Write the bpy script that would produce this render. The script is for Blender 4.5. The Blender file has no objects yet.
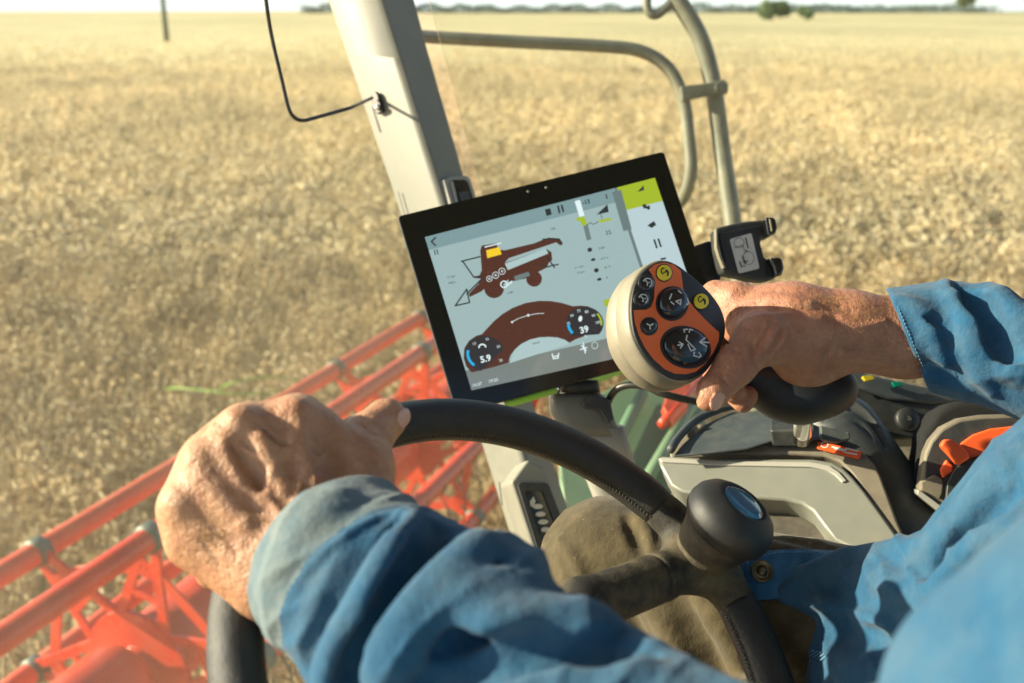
import bpy, bmesh, math, random
import numpy as np
from mathutils import Vector, Matrix
random.seed(7); RNG = np.random.default_rng(7)
FOC = 995.6; PITCH = math.radians(18.3); EYE = 3.25
cp, sp = math.cos(PITCH), math.sin(PITCH)
RC = np.array([[1,0,0],[0,sp,-cp],[0,cp,sp]], float)      # camera axes -> world (right, up, back)
O_EYE = np.array([0,0,EYE])
scene = bpy.context.scene
COL = scene.collection
def C(px, py, d): return np.array([(px-512)/FOC*d, (341.5-py)/FOC*d, -d], float)
def CC(l): return np.array([C(*p) for p in l])
def toW(v): return np.asarray(v, float) @ RC.T + O_EYE
def dirW(v): return np.asarray(v, float) @ RC.T
def toC(w): return (np.asarray(w, float)-O_EYE) @ RC
def pix(w):
    c = toC(w); return (512+c[0]/-c[2]*FOC, 341.5-c[1]/-c[2]*FOC, -c[2])
def unit(v): v = np.asarray(v, float); return v/np.linalg.norm(v)

# ------------------------------------------------------------------ materials
MATS = {}
def mat(name, col, rough=.5, metal=0., var=.0, vscale=20., bump=0., bscale=200., bump2=0., b2scale=30., dust=0., dcol=(.42,.36,.25), dscale=25.,
        coat=0., sss=0., sheen=0., crease=0., cscale=420., emit=None, estr=0., spec=.5, col2=None, spots=0., spotscale=300., spotcol=(.6,.55,.42)):
    m = bpy.data.materials.new(name); m.use_nodes = True; nt = m.node_tree; N = nt.nodes; L = nt.links
    b = N['Principled BSDF']; b.inputs['Roughness'].default_value = rough; b.inputs['Metallic'].default_value = metal
    b.inputs['Specular IOR Level'].default_value = spec
    b.inputs['Coat Weight'].default_value = coat; b.inputs['Coat Roughness'].default_value = .1
    tc = N.new('ShaderNodeTexCoord')
    def noise(sc, det=5, rg=.6):
        n = N.new('ShaderNodeTexNoise'); n.inputs['Scale'].default_value = sc; n.inputs['Detail'].default_value = det; n.inputs['Roughness'].default_value = rg
        L.new(tc.outputs['Object'], n.inputs['Vector']); return n
    def mixc(fac, a, c):
        x = N.new('ShaderNodeMix'); x.data_type = 'RGBA'
        if isinstance(fac, float): x.inputs[0].default_value = fac
        else: L.new(fac, x.inputs[0])
        for s, v in ((6, a), (7, c)):
            if hasattr(v, 'is_output'): L.new(v, x.inputs[s])
            else: x.inputs[s].default_value = (*v, 1)
        return x.outputs[2]
    def ramp(src, a, c):
        r = N.new('ShaderNodeMapRange'); r.inputs[1].default_value = a; r.inputs[2].default_value = c; L.new(src, r.inputs[0]); return r.outputs[0]
    def mul(s, k):
        r = N.new('ShaderNodeMath'); r.operation = 'MULTIPLY'; L.new(s, r.inputs[0]); r.inputs[1].default_value = k; return r.outputs[0]
    cur = tuple(col)
    if col2 is not None or var:
        c2 = col2 if col2 is not None else tuple(c*(1-var) for c in col)
        cur = mixc(ramp(noise(vscale).outputs[0], .35, .65), cur, c2)
    if spots: cur = mixc(mul(ramp(noise(spotscale, 3, .7).outputs[0], .66, .74), spots), cur, spotcol)
    if dust:
        cur = mixc(mul(ramp(noise(dscale, 6, .7).outputs[0], .42, .72), dust), cur, dcol)
        rr = N.new('ShaderNodeMapRange'); L.new(noise(dscale, 6, .7).outputs[0], rr.inputs[0]); rr.inputs[1].default_value = .4; rr.inputs[2].default_value = .7
        rr.inputs[3].default_value = rough; rr.inputs[4].default_value = min(1, rough+.35*dust+.1); L.new(rr.outputs[0], b.inputs['Roughness'])
    if hasattr(cur, 'is_output'): L.new(cur, b.inputs['Base Color'])
    else: b.inputs['Base Color'].default_value = (*cur, 1)
    prev = None
    for st, sc, dist in ((bump2, b2scale, .003), (bump, bscale, .0006)):
        if st:
            bn = N.new('ShaderNodeBump'); bn.inputs['Strength'].default_value = st; bn.inputs['Distance'].default_value = dist
            L.new(noise(sc, 3, .55).outputs[0], bn.inputs['Height'])
            if prev: L.new(prev, bn.inputs['Normal'])
            prev = bn.outputs[0]
    if crease:      # fine net of skin lines / cloth grain
        for sc, st in ((cscale, crease), (cscale*2.3, crease*.6)):
            vo = N.new('ShaderNodeTexVoronoi'); vo.feature = 'DISTANCE_TO_EDGE'; vo.inputs['Scale'].default_value = sc; mpg = N.new('ShaderNodeMapping'); mpg.inputs['Scale'].default_value = (1, .55, .8); mpg.inputs['Rotation'].default_value = (.4, .3, .7)
            wn_ = noise(sc*.3, 2); ad_ = N.new('ShaderNodeVectorMath'); ad_.operation = 'MULTIPLY_ADD'; L.new(wn_.outputs[1], ad_.inputs[0]); ad_.inputs[1].default_value = (.006,.006,.006); L.new(tc.outputs['Object'], ad_.inputs[2])
            L.new(ad_.outputs[0], mpg.inputs[0]); L.new(mpg.outputs[0], vo.inputs['Vector'])
            mr = N.new('ShaderNodeMapRange'); mr.inputs[1].default_value = 0; mr.inputs[2].default_value = .22; L.new(vo.outputs[0], mr.inputs[0])
            bn = N.new('ShaderNodeBump'); bn.inputs['Strength'].default_value = st; bn.inputs['Distance'].default_value = .0006; L.new(mr.outputs[0], bn.inputs['Height'])
            if prev: L.new(prev, bn.inputs['Normal'])
            prev = bn.outputs[0]
    if prev: L.new(prev, b.inputs['Normal'])
    if sss:
        b.inputs['Subsurface Weight'].default_value = sss; b.inputs['Subsurface Radius'].default_value = (1, .35, .2); b.inputs['Subsurface Scale'].default_value = .006
    if sheen: b.inputs['Sheen Weight'].default_value = sheen; b.inputs['Sheen Roughness'].default_value = .5
    if emit: b.inputs['Emission Color'].default_value = (*emit, 1); b.inputs['Emission Strength'].default_value = estr
    MATS[name] = m; return m

# ------------------------------------------------------------------ object helpers
class Thing:
    def __init__(s, name, label, cat, base, group=None):
        o = bpy.data.objects.new(name, None); COL.objects.link(o); s.o = o; s.base = toW(base)
        o.location = s.base; o.empty_display_size = .05; o['label'] = label; o['category'] = cat
        if group: o['group'] = group
def tag(o, label, cat, group=None):
    o['label'] = label; o['category'] = cat
    if group: o['group'] = group
    return o
def mk(name, v, f, m, parent=None, smooth=True, world=False, bevel=0, seg=2, solid=0, auto=None):
    """v in camera space unless world; parent: Thing or mesh object made by mk"""
    v = np.asarray(v, float).reshape(-1, 3)
    if not world: v = toW(v)
    if parent is None: base = v.mean(0)
    elif isinstance(parent, Thing): base = parent.base
    else: base = np.array(parent['_b'])
    me = bpy.data.meshes.new(name); me.from_pydata((v-base).tolist(), [], [list(map(int, q)) for q in f]) if not isinstance(f, np.ndarray) else fastmesh(me, v-base, f)
    me.update()
    ms = m if isinstance(m, (list, tuple)) else [m]
    for x in ms: me.materials.append(x)
    if smooth: me.polygons.foreach_set('use_smooth', [True]*len(me.polygons))
    o = bpy.data.objects.new(name, me); COL.objects.link(o)
    BASES[o.name] = base
    if parent is None: o.location = base
    else: o.parent = parent.o if isinstance(parent, Thing) else parent
    if bevel:
        b = o.modifiers.new('bevel', 'BEVEL'); b.width = bevel; b.segments = seg; b.limit_method = 'ANGLE'; b.angle_limit = math.radians(35); b.harden_normals = True
    return OB(o, base)
BASES = {}
class OB:
    def __init__(s, o, base): s.o = o; s.base = base
    def __getitem__(s, k): return s.base if k == '_b' else s.o[k]
def mk_parent(p): return p
def fastmesh(me, v, f):
    n = len(v); k = f.shape[1]; m = len(f)
    me.vertices.add(n); me.vertices.foreach_set('co', np.ascontiguousarray(v, np.float32).ravel())
    me.loops.add(m*k); me.loops.foreach_set('vertex_index', np.ascontiguousarray(f, np.int32).ravel())
    me.polygons.add(m); me.polygons.foreach_set('loop_start', np.arange(0, m*k, k, dtype=np.int32))
    me.polygons.foreach_set('loop_total', np.full(m, k, np.int32))
# patch mk for OB parents
_mk = mk
def mk(name, v, f, m, parent=None, **k):
    if isinstance(parent, OB):
        class P: pass
        t = Thing.__new__(Thing); t.o = parent.o; t.base = parent.base; parent = t
    r = _mk(name, v, f, m, parent, **k)
    return r
def recenter(ob, normal_out=True):
    bm = bmesh.new(); bm.from_mesh(ob.o.data); bmesh.ops.recalc_face_normals(bm, faces=bm.faces); bm.to_mesh(ob.o.data); bm.free()
    return ob

class Mesh:
    """collects several shapes into ONE mesh"""
    def __init__(s): s.v = []; s.f = []; s.n = 0
    def add(s, v, f):
        v = np.asarray(v, float).reshape(-1, 3); s.v.append(v); s.f += [[i+s.n for i in q] for q in f]; s.n += len(v); return s
    def get(s): return np.concatenate(s.v), s.f

def frame(t):
    t = unit(t); a = np.array([0,0,1.]) if abs(t[2]) < .9 else np.array([0,1.,0]); u = unit(np.cross(a, t)); return u, np.cross(t, u)
def spline(pts, n=8, closed=False):
    pts = np.asarray(pts, float); m = len(pts); out = []
    for i in range(m if closed else m-1):
        g = lambda j: pts[j % m] if closed else (pts[j] if 0 <= j < m else (2*pts[0]-pts[1] if j < 0 else 2*pts[-1]-pts[-2]))
        p0, p1, p2, p3 = g(i-1), g(i), g(i+1), g(i+2)
        for k in range(n):
            t = k/n; out.append(.5*((2*p1)+(-p0+p2)*t+(2*p0-5*p1+4*p2-p3)*t*t+(-p0+3*p1-3*p2+p3)*t**3))
    if not closed: out.append(pts[-1])
    return np.array(out)
def tube(path, r, seg=12, caps=True, closed=False, flat=None):
    path = np.asarray(path, float); n = len(path); rr = np.broadcast_to(r, (n,)) ; v = []; f = []
    t0 = path[1]-path[0]; u, w = frame(t0)
    for i in range(n):
        t = unit(path[(i+1) % n]-path[i-1]) if closed else unit(path[min(i+1, n-1)]-path[max(i-1, 0)])
        u = unit(u-t*np.dot(u, t)); w = np.cross(t, u)
        for k in range(seg):
            a = 2*math.pi*k/seg; v.append(path[i]+rr[i]*(u*math.cos(a)+w*math.sin(a)))
    for i in range(n if closed else n-1):
        for k in range(seg):
            a = i*seg+k; b = i*seg+(k+1) % seg; j = (i+1) % n; f.append([a, b, j*seg+(k+1) % seg, j*seg+k])
    if caps and not closed: f.append(list(range(seg))[::-1]); f.append([(n-1)*seg+k for k in range(seg)])
    return np.array(v), f
def lathe(o, ax, prof, seg=40, u=None, sx=1., sy=1.):
    """prof: (dist along ax, radius)"""
    ax = unit(ax)
    if u is None: u, w = frame(ax)
    else: u = unit(u-ax*np.dot(u, ax)); w = np.cross(ax, u)
    v = []; f = []; n = len(prof)
    for h, r in prof:
        for k in range(seg):
            a = 2*math.pi*k/seg; v.append(o+ax*h+r*(u*math.cos(a)*sx+w*math.sin(a)*sy))
    for i in range(n-1):
        for k in range(seg): f.append([i*seg+k, i*seg+(k+1) % seg, (i+1)*seg+(k+1) % seg, (i+1)*seg+k])
    f.append(list(range(seg))[::-1]); f.append([(n-1)*seg+k for k in range(seg)])
    return np.array(v), f
def box8(c, u, v, w):
    """centre and half vectors"""
    c, u, v, w = map(lambda a: np.asarray(a, float), (c, u, v, w)); P = [c+a*u+b*v+d*w for d in (-1, 1) for a, b in ((-1,-1),(1,-1),(1,1),(-1,1))]
    return np.array(P), [[3,2,1,0],[4,5,6,7],[0,1,5,4],[1,2,6,5],[2,3,7,6],[3,0,4,7]]

class Plane:
    """a flat real surface: origin + normal in camera space; pixels are projected on it once to get real coordinates"""
    def __init__(s, o, n): s.o = np.asarray(o, float); s.n = unit(n)
    def p(s, px, py, h=0.):
        r = C(px, py, 1.); t = np.dot(s.o, s.n)/np.dot(r, s.n); return r*t+s.n*h
    def pts(s, l, h=0.): return np.array([s.p(x, y, h) for x, y in l])
def plane3(a, b, c):
    a, b, c = map(np.asarray, (a, b, c)); n = unit(np.cross(b-a, c-a))
    if n[2] < 0: n = -n
    return Plane(a, n)
def slab(pl, poly, thick, h=0., scale_back=1.):
    a = pl.pts(poly, h); ctr = a.mean(0); b = ctr+(a-ctr)*scale_back-pl.n*thick; n = len(a)
    v = np.concatenate([a, b]); f = [list(range(n)), list(range(n, 2*n))[::-1]]+[[i, i+n, (i+1) % n+n, (i+1) % n] for i in range(n)]
    return v, f
def flat(pl, poly, h): a = pl.pts(poly, h); return a, [list(range(len(a)))]
def loft(pl, poly, rings, ctr=None):
    """rings: (height, scale) from front to back"""
    a = pl.pts(poly); c = a.mean(0) if ctr is None else ctr; n = len(a); v = []; f = []
    for h, s in rings: v.append(c+(a-c)*s+pl.n*h)
    for i in range(len(rings)-1): f += [[i*n+k, (i+1)*n+k, (i+1)*n+(k+1) % n, i*n+(k+1) % n] for k in range(n)]
    f.append(list(range(n))); f.append([(len(rings)-1)*n+k for k in range(n)][::-1])
    return np.concatenate(v), f
def strokes(pl, lines, w, h, M=None):
    """thin flat marks; w in metres"""
    M = M or Mesh()
    for l in lines:
        a = pl.pts(l, h)
        for i in range(len(a)-1):
            d = a[i+1]-a[i]; q = np.cross(pl.n, d); q = q/(np.linalg.norm(q)+1e-12)*w/2; e = unit(d+1e-12)*w*.3
            M.add([a[i]-q-e, a[i+1]-q+e, a[i+1]+q+e, a[i]+q-e], [[0,1,2,3]])
            h += 2e-6
    return M
def arc(cx, cy, rx, ry, a0, a1, n=16, rot=0):
    o = []
    for i in range(n+1):
        a = math.radians(a0+(a1-a0)*i/n); x = rx*math.cos(a); y = ry*math.sin(a); r = math.radians(rot)
        o.append((cx+x*math.cos(r)-y*math.sin(r), cy+x*math.sin(r)+y*math.cos(r)))
    return o
def text(pl, s, px, py, hpx, ang, h, M, bold=False):
    """s centred at pixel, hpx capital height in pixels, ang: degrees clockwise of baseline in the picture"""
    cu = bpy.data.curves.new('t', 'FONT'); cu.body = s; cu.align_x = 'CENTER'; cu.align_y = 'CENTER'; cu.resolution_u = 3
    if bold: cu.offset = .03
    o = bpy.data.objects.new('t', cu); COL.objects.link(o); dg = bpy.context.evaluated_depsgraph_get(); me = o.evaluated_get(dg).to_mesh()
    a = math.radians(ang); ex = np.array([math.cos(a), math.sin(a)])*hpx/.7; ey = np.array([math.sin(a), -math.cos(a)])*hpx/.7
    v = [pl.p(*(np.array([px, py])+ex*q.co.x+ey*q.co.y), h) for q in me.vertices]
    f = [list(p.vertices) for p in me.polygons]
    if v: M.add(v, f)
    o.to_mesh_clear(); bpy.data.objects.remove(o); bpy.data.curves.remove(cu)
    return M

# ------------------------------------------------------------------ signed-distance modelling (numpy) + surface nets
f32 = np.float32
def rcone(a, b, r1, r2):
    a = np.asarray(a, float).astype(f32); b = np.asarray(b, float).astype(f32); ba = b-a; L2 = float(ba@ba)+1e-12
    def fn(p):
        pa = p-a; h = np.clip(pa@ba/L2, 0, 1); return np.sqrt(((pa-h[:, None]*ba)**2).sum(1))-(r1+(r2-r1)*h).astype(f32)
    return fn
def ellipsoid(c, u, v, r):
    c = np.asarray(c, float); u = unit(u); v = unit(v-u*np.dot(u, v)); w = np.cross(u, v); R = (np.stack([u, v, w], 1)/np.array(r)).astype(f32); c = c.astype(f32); mr = min(r)
    R2 = (np.stack([u, v, w], 1)/np.array(r)**2).astype(f32)
    def fn(p):
        q = p-c; k0 = np.sqrt(((q@R)**2).sum(1))+1e-6; k1 = np.sqrt(((q@R2)**2).sum(1))+1e-6; return k0*(k0-1)/k1
    return fn
def halfspace(o, n):
    o = np.asarray(o, float).astype(f32); n = unit(n).astype(f32)
    return lambda p: (p-o)@n
def smin(a, b, k):
    if k <= 0: return np.minimum(a, b)
    h = np.maximum(k-np.abs(a-b), 0)/k; return np.minimum(a, b)-h*h*k*f32(.25)
class SDF:
    def __init__(s): s.ops = []
    def u(s, fn, k=.01): s.ops.append(('u', fn, k)); return s
    def sub(s, fn, k=.004): s.ops.append(('s', fn, k)); return s
    def inter(s, fn, k=.001): s.ops.append(('i', fn, k)); return s
    def __call__(s, p):
        p = np.asarray(p, f32); d = None
        for o, fn, k in s.ops:
            e = fn(p)
            if d is None: d = e
            elif o == 'u': d = smin(d, e, k)
            elif o == 's': d = -smin(-d, e, k)
            else: d = -smin(-d, -e, k)
        return d
def chain(S, pts, rs, k=.01):
    for i in range(len(pts)-1): S.u(rcone(pts[i], pts[i+1], rs[i], rs[i+1]), k)
def wrinkled(S, amp, freq, d, seed=1, d2=None):
    r = np.random.default_rng(seed); a = [r.normal(0, 1, 3).astype(f32) for _ in range(5)]; d = unit(d).astype(f32); e = unit(d+.5*r.normal(0, 1, 3)).astype(f32); ph = r.uniform(0, 6, 6)
    def fn(p):
        p = np.asarray(p, f32); q = p*f32(freq); wv_ = np.sin(q@a[0]*.35+ph[0])+.6*np.sin(q@a[1]*.8+ph[1])
        r1 = (1-np.abs(np.sin(q@d*.5+1.3*wv_+ph[2])))**2; r2 = (1-np.abs(np.sin(q@e*1.15+1.1*np.sin(q@a[2]*.7+ph[3])+ph[4])))**2
        m = .5+.5*np.sin(q@a[3]*.3+ph[5]); m2 = .5+.5*np.sin(q@a[4]*.33+ph[3])
        return S(p)-f32(amp)*(r1*(.25+m)+.5*r2*m2-.35)
    return fn
def hit(S, px, py, d0=.2, d1=1.6):
    r = C(px, py, 1.); ln = np.linalg.norm(r); t = d0
    for _ in range(90):
        e = float(S((r*t)[None])[0])
        if e < 2e-4: return t
        t += e/ln*.9
        if t > d1: return None
    return t
def surfpt(S, px, py, inset=0.):
    t = hit(S, px, py)
    if t is None: return None
    p = C(px, py, t); return p*(1+inset/np.linalg.norm(p))
def surfline(S, l, r0, r1=None, proud=.5, k=.01, sub=False, n=4, T=None):
    """a fold (or crease) following a line over the surface of S; T = the sdf it is added to"""
    T = T or S; P = []
    q = spline([(a, b, 0) for a, b in l], n)
    for x, y, _ in q:
        s = surfpt(S, x, y)
        if s is not None: P.append(s)
    m = len(P); r1 = r1 or r0; R = []
    for i in range(m):
        a = i/(m-1) if m > 1 else 0; R.append((r0+(r1-r0)*a)*min(1, .35+3*min(a, 1-a)))
    P = [p*(1+(r*(1-2*proud) if not sub else -r*(1-2*proud))/np.linalg.norm(p)) for p, r in zip(P, R)]
    segs = [rcone(P[i], P[i+1], R[i], R[i+1]) for i in range(m-1)]
    if not segs: return
    lo = np.min(P, 0)-.03; hi = np.max(P, 0)+.03
    def fn(p):
        d = np.full(len(p), .03, f32); w = np.all((p > lo) & (p < hi), 1)
        if w.any():
            q = p[w]; e = segs[0](q)
            for s in segs[1:]: e = np.minimum(e, s(q))
            d[w] = np.minimum(e, .03)
        return d
    (T.sub if sub else T.u)(fn, k)
def nets(S, lo, hi, h, name='x'):
    lo = np.asarray(lo, float); hi = np.asarray(hi, float); B = 8
    nb = np.ceil((hi-lo)/(h*B)).astype(int); n = nb*B+1
    G = np.full(n, 1., f32)
    bi = np.stack(np.meshgrid(*[np.arange(k) for k in nb], indexing='ij'), -1).reshape(-1, 3)
    ctr = lo+(bi+.5)*B*h; dc = np.concatenate([S(ctr[i:i+60000]) for i in range(0, len(ctr), 60000)])
    rad = B*h*.87*1.25+.004
    for (i, j, k), d in zip(bi[dc < -rad], dc[dc < -rad]): G[i*B:i*B+B+1, j*B:j*B+B+1, k*B:k*B+B+1] = -1
    act = bi[np.abs(dc) <= rad]
    g = np.stack(np.meshgrid(*[np.arange(B+1)]*3, indexing='ij'), -1).reshape(-1, 3)
    ch = 400
    for s in range(0, len(act), ch):
        a = act[s:s+ch]; idx = (a[:, None, :]*B+g[None]).reshape(-1, 3); d = S(lo+idx*h); G[idx[:, 0], idx[:, 1], idx[:, 2]] = d
    G[0] = G[-1] = 1; G[:, 0] = G[:, -1] = 1; G[:, :, 0] = G[:, :, -1] = 1
    I = G < 0; c = [I[a:n[0]-1+a, b:n[1]-1+b, e:n[2]-1+e] for a in (0, 1) for b in (0, 1) for e in (0, 1)]
    cnt = sum(x.astype(np.uint8) for x in c); A = np.argwhere((cnt > 0) & (cnt < 8)); ids = np.full(cnt.shape, -1, np.int32); ids[tuple(A.T)] = np.arange(len(A))
    P = np.zeros((len(A), 3)); W = np.zeros(len(A)); cor = [(a, b, e) for a in (0, 1) for b in (0, 1) for e in (0, 1)]
    for x in range(8):
        for y in range(x+1, 8):
            a, b = np.array(cor[x]), np.array(cor[y])
            if abs(a-b).sum() != 1: continue
            va = G[tuple((A+a).T)]; vb = G[tuple((A+b).T)]; m = (va < 0) != (vb < 0); t = np.where(m, va/(va-vb+1e-20), 0)
            P += np.where(m[:, None], a+(b-a)*t[:, None], 0); W += m
    V = lo+(A+P/W[:, None])*h; F = []
    for ax in range(3):
        o1, o2 = [(1, 2), (2, 0), (0, 1)][ax]; s = [slice(None)]*3
        a = I.take(range(0, n[ax]-1), ax); b = I.take(range(1, n[ax]), ax)
        E = np.argwhere(a != b); fl = a[tuple(E.T)]
        E1 = E.copy(); E1[:, o1] -= 1; E2 = E.copy(); E2[:, o2] -= 1; E3 = E1.copy(); E3[:, o2] -= 1
        ok = (E[:, o1] > 0) & (E[:, o2] > 0) & (E[:, o1] < n[o1]-1) & (E[:, o2] < n[o2]-1)
        q = np.stack([ids[tuple(x[ok].T)] for x in (E3, E2, E, E1)], 1); fl = fl[ok]
        q = np.where(fl[:, None], q[:, ::-1], q); F.append(q[(q >= 0).all(1)])
    return V, np.concatenate(F)[:, ::-1].copy()
ROOF=True; SEL=20; SAZ=-86; SUNP=5; SKYS=.10; EXPO=1.28
# ------------------------------------------------------------------ materials of this scene
skin = mat('skin', (.47,.265,.15), .46, var=.0, col2=(.37,.18,.10), vscale=75, bump=.5, bscale=900, bump2=.5, b2scale=190, crease=.30, cscale=420, sss=.12, spots=.35, spotscale=260, spotcol=(.62,.42,.28), spec=.45)
nail = mat('nail', (.55,.34,.26), .3, bump=.1, bscale=300, sss=.1)
skin_r = mat('weathered_skin', (.40,.20,.12), .47, col2=(.32,.135,.08), vscale=70, bump=.5, bscale=900, bump2=.5, b2scale=170, crease=.30, cscale=430, sss=.12, spots=.3, spotscale=300, spotcol=(.55,.38,.26))
shirt = mat('blue_work_cloth', (.018,.092,.185), .85, col2=(.013,.072,.15), vscale=30, bump=.9, bscale=1000, bump2=.45, b2scale=140, dust=.5, dcol=(.095,.145,.175), dscale=26, sheen=.1, spots=.4, spotscale=900, spotcol=(.12,.17,.19), spec=.2)
cuffm = mat('dusty_blue_cloth', (.06,.125,.18), .9, col2=(.125,.17,.185), vscale=22, bump=.9, bscale=1000, bump2=.45, b2scale=130, dust=.8, dcol=(.20,.225,.21), dscale=34, sheen=.12, spots=.35, spotscale=900, spotcol=(.2,.22,.2), spec=.2)
thread = mat('stitching_thread', (.10,.24,.36), .8)
trouser = mat('olive_work_cloth', (.070,.057,.031), .9, col2=(.050,.042,.024), vscale=25, bump=.8, bscale=1000, bump2=.4, b2scale=110, dust=.4, dcol=(.17,.135,.075), dscale=35, sheen=.15, spec=.2, spots=.4, spotscale=160, spotcol=(.35,.3,.2))
button_m = mat('dark_bronze', (.12,.10,.06), .35, metal=.8, bump=.2, bscale=400)
leather = mat('black_leather', (.011,.015,.018), .46, bump=1., bscale=950, bump2=.15, b2scale=200, dust=.12, dcol=(.17,.14,.08), dscale=26, spec=.5)
rubber = mat('worn_black_rubber', (.022,.023,.022), .62, bump=1., bscale=900, dust=.75, dcol=(.19,.155,.085), dscale=22, spec=.4)
stitch = mat('black_thread', (.03,.03,.03), .7)
capblk = mat('soft_black_plastic', (.014,.017,.020), .48, bump=.4, bscale=1500, dust=.02, dscale=60)
lens = mat('blue_badge', (.03,.16,.30), .12, coat=.6)
gloss_blk = mat('glossy_black', (.006,.007,.008), .13, coat=.4)
bezel = mat('monitor_black', (.005,.008,.008), .16, spots=.12, spotscale=500, spotcol=(.2,.17,.13))
shell = mat('cream_plastic', (.19,.178,.135), .42, bump=.15, bscale=1200, dust=.25, dcol=(.35,.28,.17), dscale=50)
orange = mat('orange_plastic', (.80,.15,.03), .5, bump=.5, bscale=2200, dust=.04, dcol=(.5,.25,.12), dscale=90)
orange2 = mat('orange_lever_plastic', (.72,.10,.02), .42, bump=.2, bscale=900)
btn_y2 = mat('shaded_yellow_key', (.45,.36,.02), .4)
btn_y = mat('yellow_button', (.78,.62,.02), .4, bump=.2, bscale=900)
btn_k = mat('navy_black_button', (.010,.014,.020), .16, coat=.3, spots=.25, spotscale=600, spotcol=(.2,.2,.18))
white_ink = mat('white_ink', (.62,.64,.62), .5); black_ink = mat('black_ink', (.02,.02,.015), .6)
cabpaint = mat('cab_beige_paint', (.18,.185,.155), .45, bump=.25, bscale=700, dust=.2, dcol=(.40,.36,.26), dscale=8)
cabdark = mat('slot_shadow_gap', (.02,.02,.018), .6)
postm = mat('pale_grey_plastic', (.28,.28,.245), .45, bump=.2, bscale=900)
clampm = mat('grey_clamp_plastic', (.12,.125,.11), .5, bump=.2, bscale=900)
silver = mat('silver_plastic', (.23,.245,.215), .36, metal=.25, bump=.1, bscale=1500, dust=.12, dcol=(.32,.27,.18), dscale=50)
silver_hi = mat('bright_silver_plastic', (.45,.45,.40), .3, metal=.3)
taupe = mat('taupe_plastic', (.14,.125,.095), .5, bump=.35, bscale=1300, dust=.25, dcol=(.3,.25,.16), dscale=60)
tray = mat('dark_tray_plastic', (.045,.060,.066), .5, bump=.4, bscale=1500, dust=.08, dscale=50)
darkpl = mat('dark_grey_plastic', (.020,.025,.027), .5, bump=.3, bscale=1300, dust=.07, dscale=60)
chrome = mat('chrome', (.75,.73,.68), .12, metal=1.)
steel = mat('weathered_steel_paint', (.21,.21,.17), .45, col2=(.12,.12,.095), vscale=12, bump=.3, bscale=300, dust=.3, dcol=(.34,.30,.2), dscale=18)
blackwire = mat('black_wire', (.015,.015,.013), .4)
redm = mat('red_paint', (.66,.045,.012), .24, col2=(.50,.028,.010), vscale=6, dust=.25, dcol=(.55,.22,.13), dscale=5, bump=.1, bscale=60)
redm2 = mat('dusty_red_paint', (.58,.05,.015), .45, dust=.5, dcol=(.52,.27,.17), dscale=7)
clampd = mat('grey_steel_clamp', (.08,.10,.09), .5)
tinem = mat('tine_spring_steel', (.05,.045,.04), .5)
greenm = mat('green_paint', (.20,.46,.04), .4, dust=.3, dcol=(.35,.36,.2), dscale=6)
greend = mat('grey_green_paint', (.13,.24,.15), .5, dust=.4, dcol=(.3,.33,.22), dscale=4)
vel = mat('black_fabric', (.02,.021,.022), .95, bump=1., bscale=1400, spots=.5, spotscale=900, spotcol=(.12,.11,.09), spec=.1)
ledg = mat('green_indicator', (.0,.16,.11), .2)
sticker = mat('white_sticker', (.50,.50,.50), .5, dust=.15, dscale=80)

def glassmat():
    m = bpy.data.materials.new('dusty_window_glass'); m.use_nodes = True; N = m.node_tree.nodes; L = m.node_tree.links; N.clear()
    out = N.new('ShaderNodeOutputMaterial'); tr = N.new('ShaderNodeBsdfTransparent'); gl = N.new('ShaderNodeBsdfGlossy'); gl.inputs['Roughness'].default_value = .02
    tr.inputs[0].default_value = (.95,.98,.95,1)
    fr = N.new('ShaderNodeFresnel'); fr.inputs['IOR'].default_value = 1.18
    mx = N.new('ShaderNodeMixShader'); L.new(fr.outputs[0], mx.inputs[0]); L.new(tr.outputs[0], mx.inputs[1]); L.new(gl.outputs[0], mx.inputs[2])
    tl = N.new('ShaderNodeBsdfTranslucent'); tl.inputs[0].default_value = (.95,.85,.55,1); df = N.new('ShaderNodeBsdfDiffuse'); df.inputs[0].default_value = (.85,.75,.5,1)
    ad = N.new('ShaderNodeMixShader'); ad.inputs[0].default_value = .6; L.new(tl.outputs[0], ad.inputs[1]); L.new(df.outputs[0], ad.inputs[2])
    tc = N.new('ShaderNodeTexCoord'); n1 = N.new('ShaderNodeTexNoise'); n1.inputs['Scale'].default_value = 2.2; n1.inputs['Detail'].default_value = 3; L.new(tc.outputs['Object'], n1.inputs[0])
    n2 = N.new('ShaderNodeTexNoise'); n2.inputs['Scale'].default_value = 330; n2.inputs['Detail'].default_value = 2; L.new(tc.outputs['Object'], n2.inputs[0])
    r1 = N.new('ShaderNodeMapRange'); r1.inputs[1].default_value = .35; r1.inputs[2].default_value = .7; r1.inputs[3].default_value = .04; r1.inputs[4].default_value = .115; L.new(n1.outputs[0], r1.inputs[0])
    r2 = N.new('ShaderNodeMapRange'); r2.inputs[1].default_value = .68; r2.inputs[2].default_value = .76; r2.inputs[3].default_value = 0; r2.inputs[4].default_value = .14; L.new(n2.outputs[0], r2.inputs[0])
    s = N.new('ShaderNodeMath'); L.new(r1.outputs[0], s.inputs[0]); L.new(r2.outputs[0], s.inputs[1])
    m2 = N.new('ShaderNodeMixShader'); L.new(s.outputs[0], m2.inputs[0]); L.new(mx.outputs[0], m2.inputs[1]); L.new(ad.outputs[0], m2.inputs[2]); L.new(m2.outputs[0], out.inputs[0])
    return m
glass = glassmat()
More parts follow.
